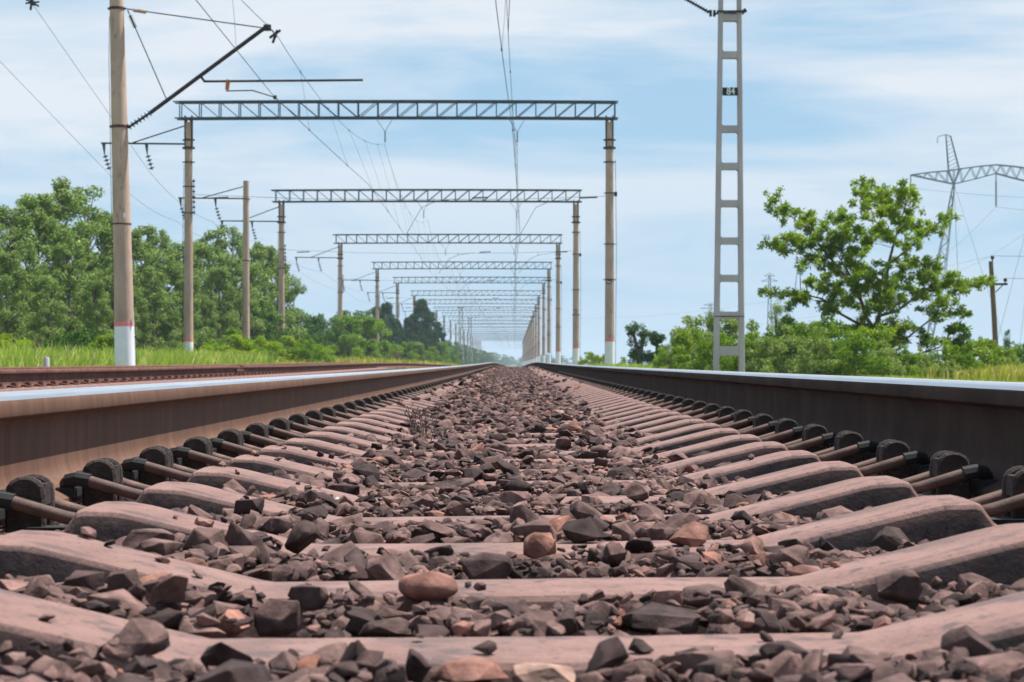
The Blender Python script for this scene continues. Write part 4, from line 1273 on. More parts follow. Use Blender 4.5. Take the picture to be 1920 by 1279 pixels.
def pylon():
    d = 330; o = P(1868, 690, d); o.z = gz(d)
    def W(px, py, dy=0): v = P(px, py, d) - o; v.y = dy; return v
    e = empty('power_pylon', o, (0, 0, 0), 'high voltage lattice pylon with arched crossbeam, cut by the right edge', 'pylon')
    for s in (-1, 1):
        X = lambda px: px if s < 0 else 2 * 1868 - px
        j = W(X(1789), 345); foot = W(X(1734), 700)
        foot.z = -.3
        mb = MB(); m_ = j.lerp(foot, .5)
        lattice(mb, j, m_, .12, .75, 10, .11); lattice(mb, m_, foot, .75, .15, 10, .11)
        mb.build('leg', M['pylon_steel'], e)
        mb = MB()
        pk = W(X(1777), 252)
        a, b = W(X(1779), 320), W(X(1799), 317); c, f = W(X(1774), 252), W(X(1783), 255)
        for y in (-.4, .4):
            mb.bar(a + Vector((0, y, 0)), c + Vector((0, y * .4, 0)), .11, .11); mb.bar(b + Vector((0, y, 0)), f + Vector((0, y * .4, 0)), .11, .11)
            mb.bar(a + Vector((0, y, 0)), j, .1, .1); mb.bar(b + Vector((0, y, 0)), j, .1, .1)
            for i in range(9):
                t, t2 = i / 9, (i + 1) / 9
                mb.bar((a.lerp(c, t)) + Vector((0, y, 0)), (b.lerp(f, t2)) + Vector((0, y, 0)), .06, .06)
        mb.bar(c, f, .1, .1); mb.bar(c, W(X(1759), 256), .09, .09); mb.tube([W(X(1759), 256), W(X(1758), 268)], .06, 5)
        mb.build('peak', M['pylon_steel'], e)
        mb = MB()
        tip = W(X(1708), 328); 
        top = [tip, W(X(1745), 323), W(X(1779), 320), W(X(1799), 317), W(X(1835), 312), W(X(1868), 309)]
        bot = [tip, W(X(1750), 337), W(X(1789), 345), W(X(1789), 345), W(X(1835), 334), W(X(1868), 325)]
        def pl(L_, t):
            t *= len(L_) - 1; i = min(int(t), len(L_) - 2); return L_[i].lerp(L_[i + 1], t - i)
        for y in (-.5, .5):
            yv = Vector((0, y, 0))
            for L_ in (top, bot):
                for p, q in zip(L_[:-1], L_[1:]): mb.bar(p + yv, q + yv, .13, .13)
            N = 18
            for i in range(N):
                t, t2 = i / N, (i + 1) / N
                if i % 2: mb.bar(pl(top, t) + yv, pl(bot, t2) + yv, .08, .08)
                else: mb.bar(pl(bot, t) + yv, pl(top, t2) + yv, .08, .08)
        mb.build('crossbeam', M['pylon_steel'], e)
        mb = MB(); mb.tube([W(X(1708), 328), W(X(1708), 352)], .09, 6); mb.build('insulator', M['pylon_steel'], e)
        mb = MB()
        mb.tube([j, W(X(1839), 680, 14) ], .03, 4); mb.tube([j, W(X(1862), 680, -12)], .03, 4)
        mb.build('guy_wire', M['pylon_steel'], e)
    mb = MB(); mb.tube([W(1868, 325), W(1868, 388)], .09, 6); mb.tube([W(1868, 340), W(1868, 386)], .13, 6); mb.build('insulator', M['pylon_steel'], e)
    # conductors
    for (a, b, c, sg) in (((1868, 388), -230, 260, 6), ((1708, 352), -230, 260, 6), ((2028, 352), -230, 260, 6)):
        p = P(a[0], a[1], d)
        for s in (-1, 1):
            q = p + (Vector((25, 320, 0)) if s > 0 else Vector((70, -150, 0)))
            mb = MB(); off = Vector((p.x, p.y, p.z))
            mb.tube([v - off for v in sagline(p, q, sg, 16)], .022, 4)
            ob = mb.build('power_line', M['pylon_steel'], None, off)
            tag(ob, 'thin high voltage conductor hanging from the big pylon, far right sky', 'power line', 'conductors of the big pylon')
pylon()

def far_pylon(px, d, ytop, lab, w=1.0):
    o = P(px, 690, d); o.z = gz(d); H = CZ - (ytop - VY) / F * d - o.z
    e = empty('far_pylon', o, (0, 0, 0), lab, 'pylon')
    mb = MB(); lattice(mb, (0, 0, 0), (0, 0, H), 1.3 * w, .35 * w, 14, .18 * w); mb.build('tower', M['pylon_steel'], e)
    mb = MB()
    for z, l in ((H * .985, 2.2), (H * .93, 3.4), (H * .86, 2.3)):
        mb.bar((-l * w, 0, z), (l * w, 0, z), .2 * w, .2 * w); mb.bar((-l * w, 0, z), (0, 0, z + .7), .1, .1); mb.bar((l * w, 0, z), (0, 0, z + .7), .1, .1)
    mb.build('arms', M['pylon_steel'], e)
far_pylon(1443, 520, 515, 'small distant lattice pylon left of the leafy tree', .55)
far_pylon(1332, 900, 570, 'faint tiny pylon left of the ladder mast', 1.2)

def wood_pole():
    d = 96; o = P(1870, 700, d); o.z = gz(d); H = CZ - (490 - VY) / F * d - o.z
    e = empty('wooden_pole', o, (0, 0, 0), 'dark wooden utility pole with one side arm, near the right edge', 'pole')
    ln = (1860 - 1872) / F * d
    mb = MB(); mb.tube([(0, 0, -.4), (ln * .5, 0, H * .5), (ln, 0, H)], [.13, .115, .095], 12); mb.build('shaft', M['wood_pole'], e, smooth=40)
    def W(px, py): v = P(px, py, d) - o; v.y = -.1; return v
    mb = MB(); mb.bar(W(1862, 533), W(1888, 533), .09, .09); mb.bar(W(1866, 548), W(1880, 534), .04, .04)
    mb.build('side_arm', M['dark_steel'], e)
    for (px, py) in ((1884, 527), (1860, 485)):
        mb = MB(); mb.tube([W(px, py + 5), W(px, py - 3)], [.03, .03], 6); mb.tube([W(px, py + 1), W(px, py - 2), W(px, py - 5)], [.07, .085, .05], 8)
        mb.build('insulator', M['rubber'], e, smooth=40)
    for i, (px, py) in enumerate(((1884, 522), (1860, 480))):
        p = o + W(px, py); mb = MB()
        mb.tube([v - p for v in sagline(p, p + Vector((30, -16, .2)), .4, 10)], .008, 4)
        mb.tube([v - p for v in sagline(p, p + Vector((-12 - 4 * i, 90, -.8)), .8, 10)], .0035, 4)
        tag(mb.build('telephone_wire', M['wire'], None, p), 'thin wire on the %s of the wooden pole' % ('side arm', 'top insulator')[i], 'wire', 'wires of the wooden pole')
wood_pole()
single = P(1408, 600, 150)
mb = MB(); g0 = gz(150); mb.tube([(0, 0, 0), (.05, 0, (single.z - g0) * .6), (.1, 0, single.z - g0)], [.1, .08, .06], 8)
tag(mb.build('bare_stake', M['bark'], None, (single.x, 150, g0), smooth=40), 'thin leaning stake rising from the shrubs just right of the ladder mast', 'stake')

# ------------------------------------------------------------------ plants
def leaves(clusters, n, size, rs, aspect=.55, flat=.0, tuft=1, shell=.6, droop=0.0):
    """clusters (k,6): x y z rx ry rz -> quads and tints"""
    c = np.asarray(clusters, dtype=float)
    vol = (c[:, 3] * c[:, 4] * c[:, 5]) ** (2 / 3.); pw = vol / vol.sum()
    nt_ = n // tuft
    k = rs.choice(len(c), nt_, p=pw)
    d = rs.normal(size=(nt_, 3)); d /= np.linalg.norm(d, axis=1)[:, None]
    r = (shell + (1 - shell) * rs.uniform(0, 1, nt_)) * rs.uniform(.75, 1.12, nt_)
    r = np.where(rs.uniform(0, 1, nt_) < .25, rs.uniform(.1, .8, nt_), r)
    p = c[k, :3] + d * r[:, None] * c[k, 3:6]
    tb = rs.beta(2, 2.4, nt_) * .75 + rs.uniform(-.18, .2, len(c))[k]
    if tuft > 1:
        p = np.repeat(p, tuft, 0) + rs.normal(0, size * .30, (nt_ * tuft, 3)); d = np.repeat(d, tuft, 0); tb = np.repeat(tb, tuft) + rs.uniform(-.12, .12, nt_ * tuft)
    m = len(p)
    a = rs.normal(size=(m, 3)); a[:, 2] *= .75; a += d * .5; a[:, 2] -= droop
    a /= np.linalg.norm(a, axis=1)[:, None]
    nrm = rs.normal(size=(m, 3)) + d * .7 + np.array([0, 0, .8]); nrm -= a * (nrm * a).sum(1)[:, None]; nrm /= np.linalg.norm(nrm, axis=1)[:, None]
    b = np.cross(nrm, a)
    s = size * rs.uniform(.65, 1.3, m)[:, None]
    p0 = p - a * s * .5 * (0 if tuft > 1 else 1)
    v = np.stack([p0, p0 + a * s * .5 + b * s * aspect * .5 + nrm * s * .08, p0 + a * s, p0 + a * s * .5 - b * s * aspect * .5 + nrm * s * .08], 1).reshape(-1, 3)
    T = np.arange(m * 4).reshape(-1, 4)
    t = np.clip(np.repeat(tb, 4), 0, 1)
    sp = np.repeat(rs.uniform(0, 1, m) > .975, 4); t[sp] = 1
    return v, T, t

def leaf_mesh(name, m, *a, **k):
    v, T, t = leaves(*a, **k)
    return np_mesh(name, v, T, m, tint=t, per=4)

def crown_clusters(H, Wd, zb, n, rs, cr=.9, taper=.7):
    out = []
    for i in range(n):
        t = rs.uniform(0, 1) ** .85; z = zb + (H - zb) * t
        prof_ = (1 - max(0, (t - .35) / .65) ** 2 * taper) * (.75 + .25 * min(1, t / .25))
        a = rs.uniform(0, 2 * math.pi); r = Wd * prof_ * math.sqrt(rs.uniform(.15, 1)) * .85
        s = cr * rs.uniform(.6, 1.25) * (1 - .35 * t)
        out.append((r * math.cos(a), r * math.sin(a), z - s * .6, s, s, s * .78))
    return out

def branches(mb, H, clusters, rs, r0=.16, lean=0.0):
    tp = Vector((lean * H, 0, H * .86))
    def tr(z): t = z / H; return Vector((lean * z + .12 * math.sin(t * 5), .1 * math.sin(t * 4 + 1), z))
    pts = [tr(z) for z in np.linspace(-.3, H * .88, 9)]
    mb.tube(pts, list(np.linspace(r0, r0 * .18, 9)), 8)
    for c in clusters:
        e = Vector(c[:3]); z0 = max(H * .12, e.z - 1.0 - math.hypot(e.x, e.y) * .6)
        s = tr(min(z0, H * .85)); m_ = s.lerp(e, .5) + Vector((0, 0, -.12 * (e - s).length))
        mb.tube([s, m_, e], [r0 * .30, r0 * .2, r0 * .07], 5, cap=False)

def make_tree_meshes(name, H, Wd, zb, ncl, nleaf, size, lm, bm_, seed, cr=.9, taper=.7, aspect=.6, tuft=1, shell=.6, r0=.16):
    rs = np.random.RandomState(seed)
    cl = crown_clusters(H, Wd, zb, ncl, rs, cr, taper)
    crown = leaf_mesh('crown', lm, cl, nleaf, size, rs, aspect=aspect, tuft=tuft, shell=shell)
    mb = MB(); branches(mb, H, cl[::2], rs, r0)
    return crown, mb.mesh('trunk', bm_, smooth=50)
def place_tree(name, meshes, px, d, ytop, H0, lab, cat='tree', group=None, sx=1.0, rz=None, sub=('crown', 'trunk')):
    x = (px - VX) / F * d; g0 = gz(d); H = CZ - (ytop - VY) / F * d - g0
    s = H / H0
    e = empty(name, (x, d, g0), (0, 0, rnd.uniform(0, 6.28) if rz is None else rz), lab, cat, group)
    e.scale = (s * sx, s * sx, s)
    for nm, me in zip(sub, meshes): link_mesh(nm, me, e)
    return e

POP = [make_tree_meshes('poplar', 9.5, 2.7, .2, 78, 24000, .145, M['leaf_poplar'], M['bark'], 40 + i, cr=.74, shell=.6) for i in range(4)]
DRK = [make_tree_meshes('dark', 5, 2.1, .2, 34, 9000, .15, M['leaf_dark'], M['bark'], 60 + i, cr=.75) for i in range(2)]
MIDT = [make_tree_meshes('mid', 3.0, 1.7, .0, 30, 8000, .12, M['leaf_mid'], M['bark'], 70 + i, cr=.55) for i in range(3)]
PINE = [make_tree_meshes('pine', 9, 2.6, .4, 70, 26000, .26, M['leaf_pine'], M['bark'], 80 + i, cr=.85, taper=.9, aspect=.25) for i in range(2)]
YEL = [make_tree_meshes('yellow', 1.5, 1.0, .0, 20, 5000, .075, M['leaf_yellow'], M['bark'], 90 + i, cr=.34, r0=.03) for i in range(2)]
OLV = [make_tree_meshes('olive', 4.0, 1.7, .1, 36, 9000, .12, M['leaf_olive'], M['bark'], 95 + i, cr=.55, aspect=.3) for i in range(2)]
SHB = [make_tree_meshes('shrub', 1.6, 1.25, .0, 30, 6500, .085, M['leaf_mid'], M['bark'], 120 + i, cr=.36, r0=.03) for i in range(3)]
SHO = [make_tree_meshes('shrub', 1.6, 1.25, .0, 30, 6500, .085, M['leaf_oak'], M['bark'], 130 + i, cr=.36, r0=.03) for i in range(2)]
SHG = [make_tree_meshes('shrub', 1.6, 1.25, .0, 28, 6500, .085, M['leaf_olive'], M['bark'], 140 + i, cr=.36, r0=.03) for i in range(2)]
DRY = [make_tree_meshes('dry', 1.4, 1.0, .0, 16, 3500, .09, M['leaf_dry'], M['bark'], 150, cr=.34, r0=.03, aspect=.15)]
OLD = [make_tree_meshes('olivedark', 1.5, 1.6, .0, 26, 6000, .085, M['leaf_dark'], M['bark'], 160 + i, cr=.40, r0=.03) for i in range(1)]

wood = [(-70, 93, 372), (-20, 90, 402), (25, 96, 378), (70, 99, 360), (112, 104, 336), (160, 107, 348), (196, 110, 392), (240, 113, 430), (272, 117, 424),
        (300, 120, 430), (335, 127, 448), (372, 131, 452), (402, 136, 432), (436, 140, 424), (470, 146, 448), (498, 152, 462), (520, 160, 480),
        (50, 88, 455), (130, 92, 450), (10, 86, 470), (210, 98, 480), (290, 108, 500), (350, 116, 510), (410, 124, 500), (450, 130, 520), (492, 141, 530), (180, 90, 520), (90, 84, 520),
        (250, 101, 540), (320, 109, 560), (385, 118, 560)]
W_LAB = ['poplar cut by the left picture edge', 'poplar at the far left edge, lower than its neighbour', 'poplar in the left group, left of the highest one', 'broad poplar just left of the highest crown',
         'highest silvery poplar of the left wood', 'poplar with loose top, right of the highest', 'poplar directly left of the big concrete pole', 'poplar top appearing right of the big concrete pole']
for i, (px, d, yt) in enumerate(wood):
    lab = W_LAB[i] if i < len(W_LAB) else ('silvery green poplar in the wood right of the big pole' if px > 235 else 'lower silvery green poplar in front of the left wood')
    place_tree('poplar_tree', POP[i % 4], px, d, yt - 3, 9.5, lab, group='silvery poplars of the left wood', sx=rnd.uniform(.9, 1.1))
place_tree('round_tree', DRK[0], 552, 205, 543, 5, 'rounded dark tree standing apart, right of the silvery wood', sx=.85)
place_tree('round_tree', DRK[1], 505, 170, 566, 5, 'darker low tree between the silvery wood and the second gantry column', sx=1.1)
# dark undergrowth along the wood
for i, (px, d, yt, lab) in enumerate([(470, 134, 572, 'dark green bush at the foot of the wood behind the plain pole'), (500, 140, 585, 'dark bush right of the plain pole'),
        (560, 168, 596, 'dark green bush left of the third gantry column'), (590, 176, 592, 'dense dark bush just left of the third gantry column'),
        (622, 186, 594, 'dense dark bush beside the third gantry column'), (540, 160, 606, 'low dark bush right of the second gantry column'), (606, 230, 586, 'tall bush behind the third gantry column'), (655, 240, 580, 'tall bush right behind the third gantry column'), (688, 250, 578, 'tall bush just left of the pines')]):
    place_tree('dark_bush', DRK[i % 2], px, d, yt, 5, lab, 'bush', 'dark bushes of the hedgerow', sx=1.15)
for i, (px, d, yt, lab) in enumerate([(648, 190, 590, 'bright green bush right of the third gantry column'), (672, 196, 588, 'bright green bush in the middle of the hedgerow'),
        (690, 205, 584, 'light green bush at the right end of the bright hedge'), (655, 175, 626, 'low bright bush in front of the hedgerow'), (690, 180, 634, 'low bright bush before the dark pines'),
        (715, 196, 630, 'low green bush between the fourth and fifth gantry columns'), (765, 250, 640, 'low green bush behind the dead bush'), (785, 270, 640, 'low green bush at the foot of the sixth column'),
        (805, 290, 642, 'low green bush under the thin pole pair'), (825, 310, 640, 'low green bush left of the far masts'), (840, 330, 650, 'last low green bush before the far hedge'),
        (612, 150, 640, 'low green bush left of the third column foot'), (575, 142, 640, 'low green bush between the second and third columns')]):
    place_tree('green_bush', MIDT[i % 3], px, d, yt, 3.0, lab, 'bush', 'bright green bushes of the hedgerow', sx=1.1)
for i, (px, d, yt, lab) in enumerate([(706, 262, 578, 'dark pine right of the fourth gantry column'), (725, 268, 570, 'dark pine, left group, tallest'), (742, 275, 600, 'dark pine behind the fifth gantry column'),
        (765, 285, 598, 'dark pine between the two pine tops'), (790, 300, 564, 'tall dark pine behind the sixth gantry column'), (806, 312, 586, 'dark pine right of the tall one'),
        (820, 325, 606, 'dark pine at the right end of the clump'), (777, 290, 590, 'dark pine left of the tall one')]):
    place_tree('pine_tree', PINE[i % 2], px, d, yt, 8.6, lab, 'tree', 'dark pines left of the line', sx=.9)
for i in range(9):
    px = 838 + i * 9.5; d = 420 + i * 75; yt = 636 + i * 3.0
    place_tree('far_tree', DRK[i % 2], px, d, yt, 5, 'distant tree of the bluish hedge left of the vanishing point', 'tree', 'trees of the far bluish hedge', sx=1.3)
place_tree('dead_bush', DRY[0], 746, 180, 655, 1.4, 'reddish brown dead bush beside the fifth column', 'bush', sx=.8)
for i, (px, d, yt, lab) in enumerate([(168, 66, 612, 'dark olive bush left of the big pole'), (205, 64, 622, 'dark olive bush touching the big pole from the left'), (130, 68, 622, 'dark olive bush, leftmost of the three by the pole')]):
    place_tree('olive_bush', OLD[0] if i != 1 else SHO[0], px, d, yt, 1.5 if i != 1 else 1.6, lab, 'bush', 'olive bushes before the wood', sx=.9)
for i, (px, d, yt, lab) in enumerate([(20, 62, 630, 'brownish weed clump at the left edge above the grass'), (60, 63, 638, 'brownish weed clump right of the edge one')]):
    place_tree('weed_clump', DRY[0] if i else YEL[0], px, d, yt, 1.4, lab, 'weed', sx=1.2)
for i, (px, d, yt, lab) in enumerate([(432, 92, 628, 'tall yellow-green shrub left of the plain pole foot'), (452, 90, 634, 'yellow-green shrub at the plain pole foot'), (408, 96, 648, 'yellow-green shrub left of the tall one'),
        (478, 98, 646, 'yellow-green shrub right of the plain pole'), (500, 106, 640, 'yellow-green shrub left of the second column foot'), (548, 120, 636, 'yellow-green shrub right of the second column foot'),
        (575, 118, 648, 'low yellow-green shrub further right'), (380, 88, 655, 'low yellow-green shrub near the first column foot'), (600, 130, 655, 'low yellow-green shrub before the third column')]):
    m_ = YEL[i % 2] if i % 3 else SHB[0]
    place_tree('yellow_shrub', m_, px, d, yt - 10, 1.5, lab, 'shrub', 'yellow-green shrubs left of the line', sx=1.1)

# --- right hand side
def oak():
    d = 60.0; kz = 1 / 3.198
    cl = [(90,180,40,42),(150,235,48,38),(215,250,36,26),(290,290,52,42),(230,400,90,40),(90,440,52,30),(150,470,52,30),(340,320,52,38),(310,420,72,44),(255,580,26,20),(310,540,46,20),
        (510,270,36,44),(470,350,72,54),(560,360,62,50),(420,430,74,54),(560,450,84,62),(600,520,66,62),(650,400,72,44),(650,100,46,50),(680,170,60,46),(640,200,36,36),(780,130,44,36),(890,130,50,46),
        (830,200,70,52),(930,220,54,46),(760,250,60,44),(860,300,80,54),(930,340,54,54),(740,350,54,44),(780,400,54,36),(920,430,54,36),(1060,350,52,34),(1120,290,40,36),(1020,360,36,26),
        (420,560,72,50),(530,600,72,54),(380,660,72,44),(470,720,80,44),(600,700,72,52),(680,620,80,52),(700,720,72,52),(800,700,72,52),(760,800,80,42),(640,820,60,42),(540,800,60,42),(850,620,62,42),
        (900,560,54,38),(980,560,54,34),(1050,580,44,44),(900,700,72,42),(960,760,72,42),(1040,690,62,42),(1000,640,54,34),(1150,650,54,34),(1200,700,62,34),(1280,680,54,28),(1370,660,50,26),
        (1120,800,52,42),(1080,860,44,34),(1180,850,44,24),(1255,850,34,20),(1030,830,26,24),(200,750,54,34),(100,730,54,20),(260,780,62,38),(400,800,50,34),(450,830,44,24),
        (640,940,70,50),(560,960,80,50),(800,910,54,44),(880,950,62,42),(820,1010,70,42),(1000,1000,44,44),(1180,950,70,30),(1150,1050,76,50),(1250,1100,66,42)]
    o = P(1420 + 690 * kz, 320 + 1150 * kz, d); o.z = gz(d)
    rs = np.random.RandomState(17); C3 = []
    s3 = kz / F * d
    for (cx, cy, rx, ry) in cl:
        p = P(1420 + cx * kz, 320 + cy * kz, d) - o
        depth = rs.uniform(-1, 1) * min(1.5, .4 + 1.3 * (1 - abs(cx - 700) / 800))
        f = (d + depth) / d
        p = Vector((p.x * f + (f - 1) * o.x, depth, (p.z + o.z - CZ) * f + CZ - o.z))
        for _ in range(11):
            q = rs.normal(0, .66, 3)
            C3.append((p.x + q[0] * rx * s3, p.y + q[1] * rx * s3 * 1.2, p.z + q[2] * ry * s3, rx * s3 * .34, rx * s3 * .40, ry * s3 * .33))
    e = empty('leafy_tree', o, (0, 0, 0), 'airy yellow-green broadleaf tree with spreading branches right of the ladder mast', 'tree')
    v, T, t = leaves(C3, 60000, .098, rs, aspect=.42, tuft=5, shell=.25)
    link_mesh('crown', np_mesh('crown', v, T, M['leaf_oak'], tint=t, per=4), e)
    # limbs
    def Q(cx, cy, dy=0): w = P(1420 + cx * kz, 320 + cy * kz, d) - o; w.y = dy; return w
    mb = MB(); nodes = []
    def limb(pts, r):
        pts = [Q(*p) for p in pts]
        mb.tube(pts, list(np.linspace(r[0] * .72, r[1] * .7, len(pts))), 8, cap=False)
        for a, b in zip(pts[:-1], pts[1:]):
            for k in range(4): nodes.append(a.lerp(b, k / 4))
    limb([(690, 1160), (695, 1050), (700, 960)], (.13, .11))
    limb([(700, 960), (655, 880), (630, 800), (590, 680), (540, 600), (480, 500)], (.09, .025))
    limb([(700, 960), (735, 870, .1), (770, 700, .1), (790, 560, .1), (825, 430, .1), (860, 300), (900, 180)], (.09, .02))
    limb([(690, 1000), (600, 920, -.2), (480, 855, -.3), (380, 770, -.3), (250, 740, -.3), (120, 730, -.2)], (.07, .012))
    limb([(735, 870, .1), (850, 840, .3), (960, 760, .4), (1100, 700, .4), (1250, 690, .3), (1380, 665, .2)], (.06, .012))
    limb([(630, 800), (560, 650, .4), (420, 480, .5), (300, 340, .3), (160, 240), (80, 170)], (.05, .01))
    limb([(825, 430, .1), (720, 300, .3), (660, 150, .3)], (.035, .012))
    limb([(790, 560, .1), (900, 470, -.3), (1000, 380, -.2), (1110, 300)], (.04, .01))
    limb([(700, 1000), (900, 1010, .3), (1040, 900, .3), (1150, 820, .2), (1250, 850)], (.05, .01))
    limb([(700, 1060), (900, 1120, .2), (1100, 1060, .2), (1180, 960, .2)], (.05, .015))
    limb([(560, 650, .4), (400, 560, .2), (200, 470), (90, 440)], (.03, .01))
    for c in C3[::4]:
        p = Vector(c[:3]); nn = min(nodes, key=lambda q: (q - p).length + (0.6 if q.z > p.z else 0))
        m_ = nn.lerp(p, .5) + Vector((0, 0, .04))
        mb.tube([nn, m_, p], [.010, .007, .003], 4, cap=False)
    mb.build('trunk', M['bark'], e, smooth=50)
oak()
right = [
 (SHB, 1262, 66, 652, 'low green shrub left of the ladder mast'), (SHO, 1300, 64, 632, 'bright shrub just left of the ladder mast'), (SHG, 1288, 72, 612, 'grey-green loose shrub behind, left of the ladder mast'),
 (SHG, 1322, 74, 606, 'grey-green shrub seen at the left leg of the ladder mast'), (SHB, 1345, 62, 640, 'green shrub seen between the legs of the ladder mast'), (SHG, 1368, 72, 604, 'pale shrub top seen through the ladder mast'),
 (SHB, 1395, 60, 642, 'green shrub at the right leg of the ladder mast'), (SHB, 1425, 58, 640, 'green shrub under the grey-green tree'), (SHG, 1462, 56, 628, 'pale green shrub below the left branches of the leafy tree'),
 (SHB, 1500, 57, 622, 'dense green shrub left of the leafy tree trunk'), (SHG, 1535, 55, 632, 'grey-green shrub in front of the leafy tree'), (SHB, 1570, 56, 626, 'green shrub at the trunk of the leafy tree'),
 (SHO, 1640, 56, 628, 'yellow-green shrub right of the leafy tree trunk'), (SHB, 1605, 54, 640, 'low green shrub in front of the leafy tree trunk'), (SHG, 1655, 55, 655, 'low pale shrub, right of the trunk'),
 (SHB, 1690, 56, 662, 'low green shrub under the right branches'), (SHG, 1725, 57, 668, 'low pale green shrub under the pylon leg'), (SHO, 1760, 58, 652, 'bright shrub left of the wooden pole'),
 (SHB, 1800, 58, 664, 'low green shrub near the wooden pole'), (SHO, 1815, 60, 640, 'yellow-green shrub nearest the wooden pole'), (SHO, 1848, 66, 650, 'yellow-green shrub touching the wooden pole'),
 (SHO, 1888, 72, 668, 'low bright shrub right of the wooden pole'), (SHB, 1918, 76, 660, 'green shrub cut by the right edge'), (SHG, 1780, 54, 690, 'low pale green weeds in front of the wooden pole'),
 (SHB, 1480, 60, 612, 'dark green shrub mass behind the front row'), (SHB, 1540, 62, 606, 'green shrub behind the front row, under the low limb')]
for i, (ms, px, d, yt, lab) in enumerate(right):
    place_tree('roadside_shrub', ms[i % len(ms)], px, d, yt - 14, 1.5, lab, 'shrub', 'shrubs right of the line', sx=rnd.uniform(.78, .95))
place_tree('willow_tree', OLV[0], 1455, 74, 566, 4.0, 'grey-green rounded willow behind the shrubs, right of the ladder mast', sx=.62)
place_tree('willow_tree', OLV[1], 1482, 78, 582, 4.0, 'second grey-green willow, under the left limb of the leafy tree', sx=.55)
for i, (px, d, yt, lab) in enumerate([(1893, 118, 616, 'dark tree right of the wooden pole'), (1925, 120, 640, 'dark tree cut by the right edge'), (1858, 122, 640, 'dark tree behind the wooden pole')]):
    place_tree('hedge_tree', DRK[i % 2], px, d, yt, 5, lab, 'tree', 'dark trees at the right edge', sx=.62)
# pollarded little trees
for i, (pxs, lab) in enumerate([([(1187, 620, 15), (1206, 628, 14)], 'odd tufted tree with two dark leaf heads, right of the first gantry'), ([(1231, 638, 15)], 'tufted tree with one brownish head, right of the two-headed one')]):
    d = 98; rs = np.random.RandomState(200 + i); bx = sum(p[0] for p in pxs) / len(pxs) + 3
    o = P(bx, 690, d); o.z = gz(d)
    e = empty('tufted_tree', o, (0, 0, 0), lab, 'tree')
    cl = []; mb = MB()
    for (px, py, r) in pxs:
        c = P(px, py, d) - o; rr_ = r / F * d
        for k in range(9):
            q = rs.normal(0, .38, 3) * rr_; cl.append((c.x + q[0], q[1], c.z + q[2], rr_ * .55, rr_ * .55, rr_ * .5))
        mb.tube([(0, 0, -.2), (c.x * .25, 0, c.z * .5), (c.x * .8, 0, c.z * .85), (c.x, 0, c.z)], [.12, .10, .07, .03], 7)
        for k in range(7):
            z = rs.uniform(.5, c.z * .8); q = rs.uniform(-.35, .35); cl.append((q + c.x * .5, rs.uniform(-.2, .2), z, .22, .22, .25))
    link_mesh('crown', leaf_mesh('crown', M['leaf_dark'], cl, 3200, .10, rs, aspect=.5), e)
    mb.build('trunk', M['bark'], e, smooth=50)
for i, (px, d, yt, lab) in enumerate([(1255, 110, 640, 'brown leafless thicket right of the tufted trees'), (1238, 108, 652, 'brown leafless thicket at the foot of the tufted tree')]):
    place_tree('dry_thicket', DRY[0], px, d, yt, 1.4, lab, 'bush', sx=.9)
for i, (px, d, yt, lab) in enumerate([(1112, 105, 660, 'light green weedy bush just left of the first gantry right column'), (1165, 104, 668, 'light green weedy bush just right of the first gantry right column'), (1128, 112, 664, 'light green weeds behind the right column'),
                                      (1098, 125, 658, 'light green weeds beside the second gantry right column')]):
    place_tree('weedy_bush', YEL[i % 2], px, d, yt, 1.5, lab, 'bush', 'light weeds around the right columns', sx=.8)
for i, (px, d, yt) in enumerate([(905, 1250, 655), (925, 1500, 660), (942, 1800, 664), (955, 2100, 668), (972, 2200, 670), (986, 1900, 667), (1002, 1700, 665), (1024, 1500, 664), (1050, 1500, 666), (1080, 1400, 667), (1120, 1300, 667)]):
    place_tree('far_tree', DRK[i % 2], px, d, yt, 5, 'very far tree of the blue wood closing the line at the vanishing point', 'tree', 'trees closing the far end of the line', sx=2.2)
for i in range(16):
    px = 1180 + i * 52 + rnd.uniform(-12, 12); d = 420 + rnd.uniform(-40, 60)
    place_tree('far_tree', DRK[i % 2], px, d, 664 + rnd.uniform(-5, 4), 5, 'tree of the far low treeline on the right horizon', 'tree', 'trees of the far right treeline', sx=2.4)

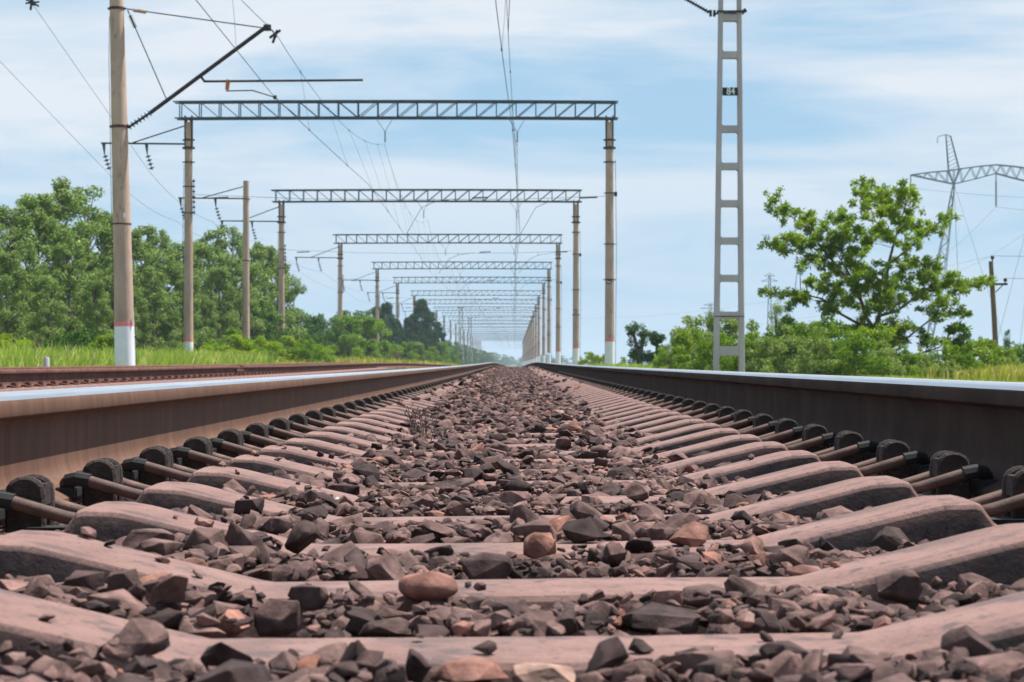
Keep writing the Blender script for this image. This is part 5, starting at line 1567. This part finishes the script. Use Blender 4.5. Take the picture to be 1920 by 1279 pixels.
# grass
def blades(name, m, y0, y1, xf0, xf1, n, h, seed, w=.010, lab='', clump=True):
    rs = np.random.RandomState(seed)
    y = y0 + (y1 - y0) * rs.uniform(0, 1, n) ** .85
    x = xf0(y) + (xf1(y) - xf0(y)) * rs.uniform(0, 1, n)
    hh = h * rs.uniform(.55, 1.15, n) * (.8 + .38 * smooth_noise(x, y, .9, seed)) 
    z = CZ + GROUND + prof(y) - .02
    a = rs.uniform(0, 2 * np.pi, n); ln = rs.uniform(.05, .45, n) * hh
    fa = rs.uniform(-.6, .6, n)
    bx, by = np.cos(fa) * w * .5 * (1 + y / 60), np.sin(fa) * w * .5
    dx, dy = np.cos(a) * ln, np.sin(a) * ln
    p0 = np.stack([x - bx, y - by, z], -1); p1 = np.stack([x + bx, y + by, z], -1)
    m0 = np.stack([x + dx * .35 - bx * .8, y + dy * .35 - by, z + hh * .6], -1); m1 = np.stack([x + dx * .35 + bx * .8, y + dy * .35 + by, z + hh * .6], -1)
    t0 = np.stack([x + dx - bx * .15, y + dy, z + hh], -1); t1 = np.stack([x + dx + bx * .15, y + dy, z + hh], -1)
    V = np.stack([p0, p1, m1, m0, t0, t1], 1).reshape(-1, 3)
    b = np.arange(n) * 6
    T = np.concatenate([np.stack([b, b + 1, b + 2, b + 3], -1), np.stack([b + 3, b + 2, b + 5, b + 4], -1)])
    t = np.clip(rs.beta(2, 2, n) * .75 + .18 * smooth_noise(x, y, .5, seed + 2), 0, .9); t[rs.uniform(0, 1, n) > .93] = 1
    me = np_mesh(name, V, T, m, tint=np.repeat(t, 6), per=4)
    tag(link_mesh(name, me), lab, 'grass', kind='stuff')
lx = lambda px: (lambda y: (px - VX) / F * y)
blades('tall_grass', M['grass'], 30, 84, lambda y: -20 + 0 * y, lambda y: -8.9 + 0 * y, 120000, .76, 1, w=.016, lab='tall bright green meadow grass beyond the rusty track')
blades('yellow_grass', M['grass_yellow'], 60, 150, lambda y: -19 + 0 * y, lambda y: -9.2 + 0 * y, 70000, .50, 2, w=.018, lab='yellower grass around the feet of the left columns')
blades('low_grass', M['grass_yellow'], 26, 120, lambda y: -8.9 + 0 * y, lambda y: -7.6 + 0 * y, 26000, .40, 3, w=.012, lab='low yellowish grass beside the second track')
blades('verge_grass', M['grass'], 64, 130, lambda y: 3.4 + 0 * y, lambda y: 21 + 0 * y, 50000, .38, 4, w=.016, lab='grass and weeds on the right verge')
blades('trackside_grass', M['grass'], 6, 62, lambda y: 2.7 + 0 * y, lambda y: 9 + 0 * y, 40000, .17, 9, w=.010, lab='short grass on the ground beside the right rail')
blades('far_grass', M['grass_yellow'], 130, 330, lambda y: -18 + 0 * y, lambda y: -8.5 + 0 * y, 40000, .9, 6, w=.03, lab='far grass strip beside the hedgerow')
blades('dry_grass', M['grass_yellow'], 52, 110, lambda y: .20 * y + 1.2 * np.sin(y * 7.3), lambda y: .27 * y, 30000, .36, 5, w=.014, lab='dry yellow grass in the field at the right edge')

# ------------------------------------------------------------------ haze
mb = MB()
mb.box((0, 2500, 17), (9000, 5600, 41.8))
hz = mb.build('haze', [], None)
hm = bpy.data.materials.new('summer_haze'); hm.use_nodes = True
hn = hm.node_tree; hn.nodes.clear()
ho = hn.nodes.new('ShaderNodeOutputMaterial'); pv = hn.nodes.new('ShaderNodeVolumePrincipled')
pv.inputs['Color'].default_value = (.72, .87, 1.0, 1); pv.inputs['Density'].default_value = .00022; pv.inputs['Anisotropy'].default_value = 0.0
hn.links.new(pv.outputs[0], ho.inputs['Volume'])
hz.data.materials.clear(); hz.data.materials.append(hm)
tag(hz, kind='stuff', label='thin pale blue summer haze over the far line', cat='haze')
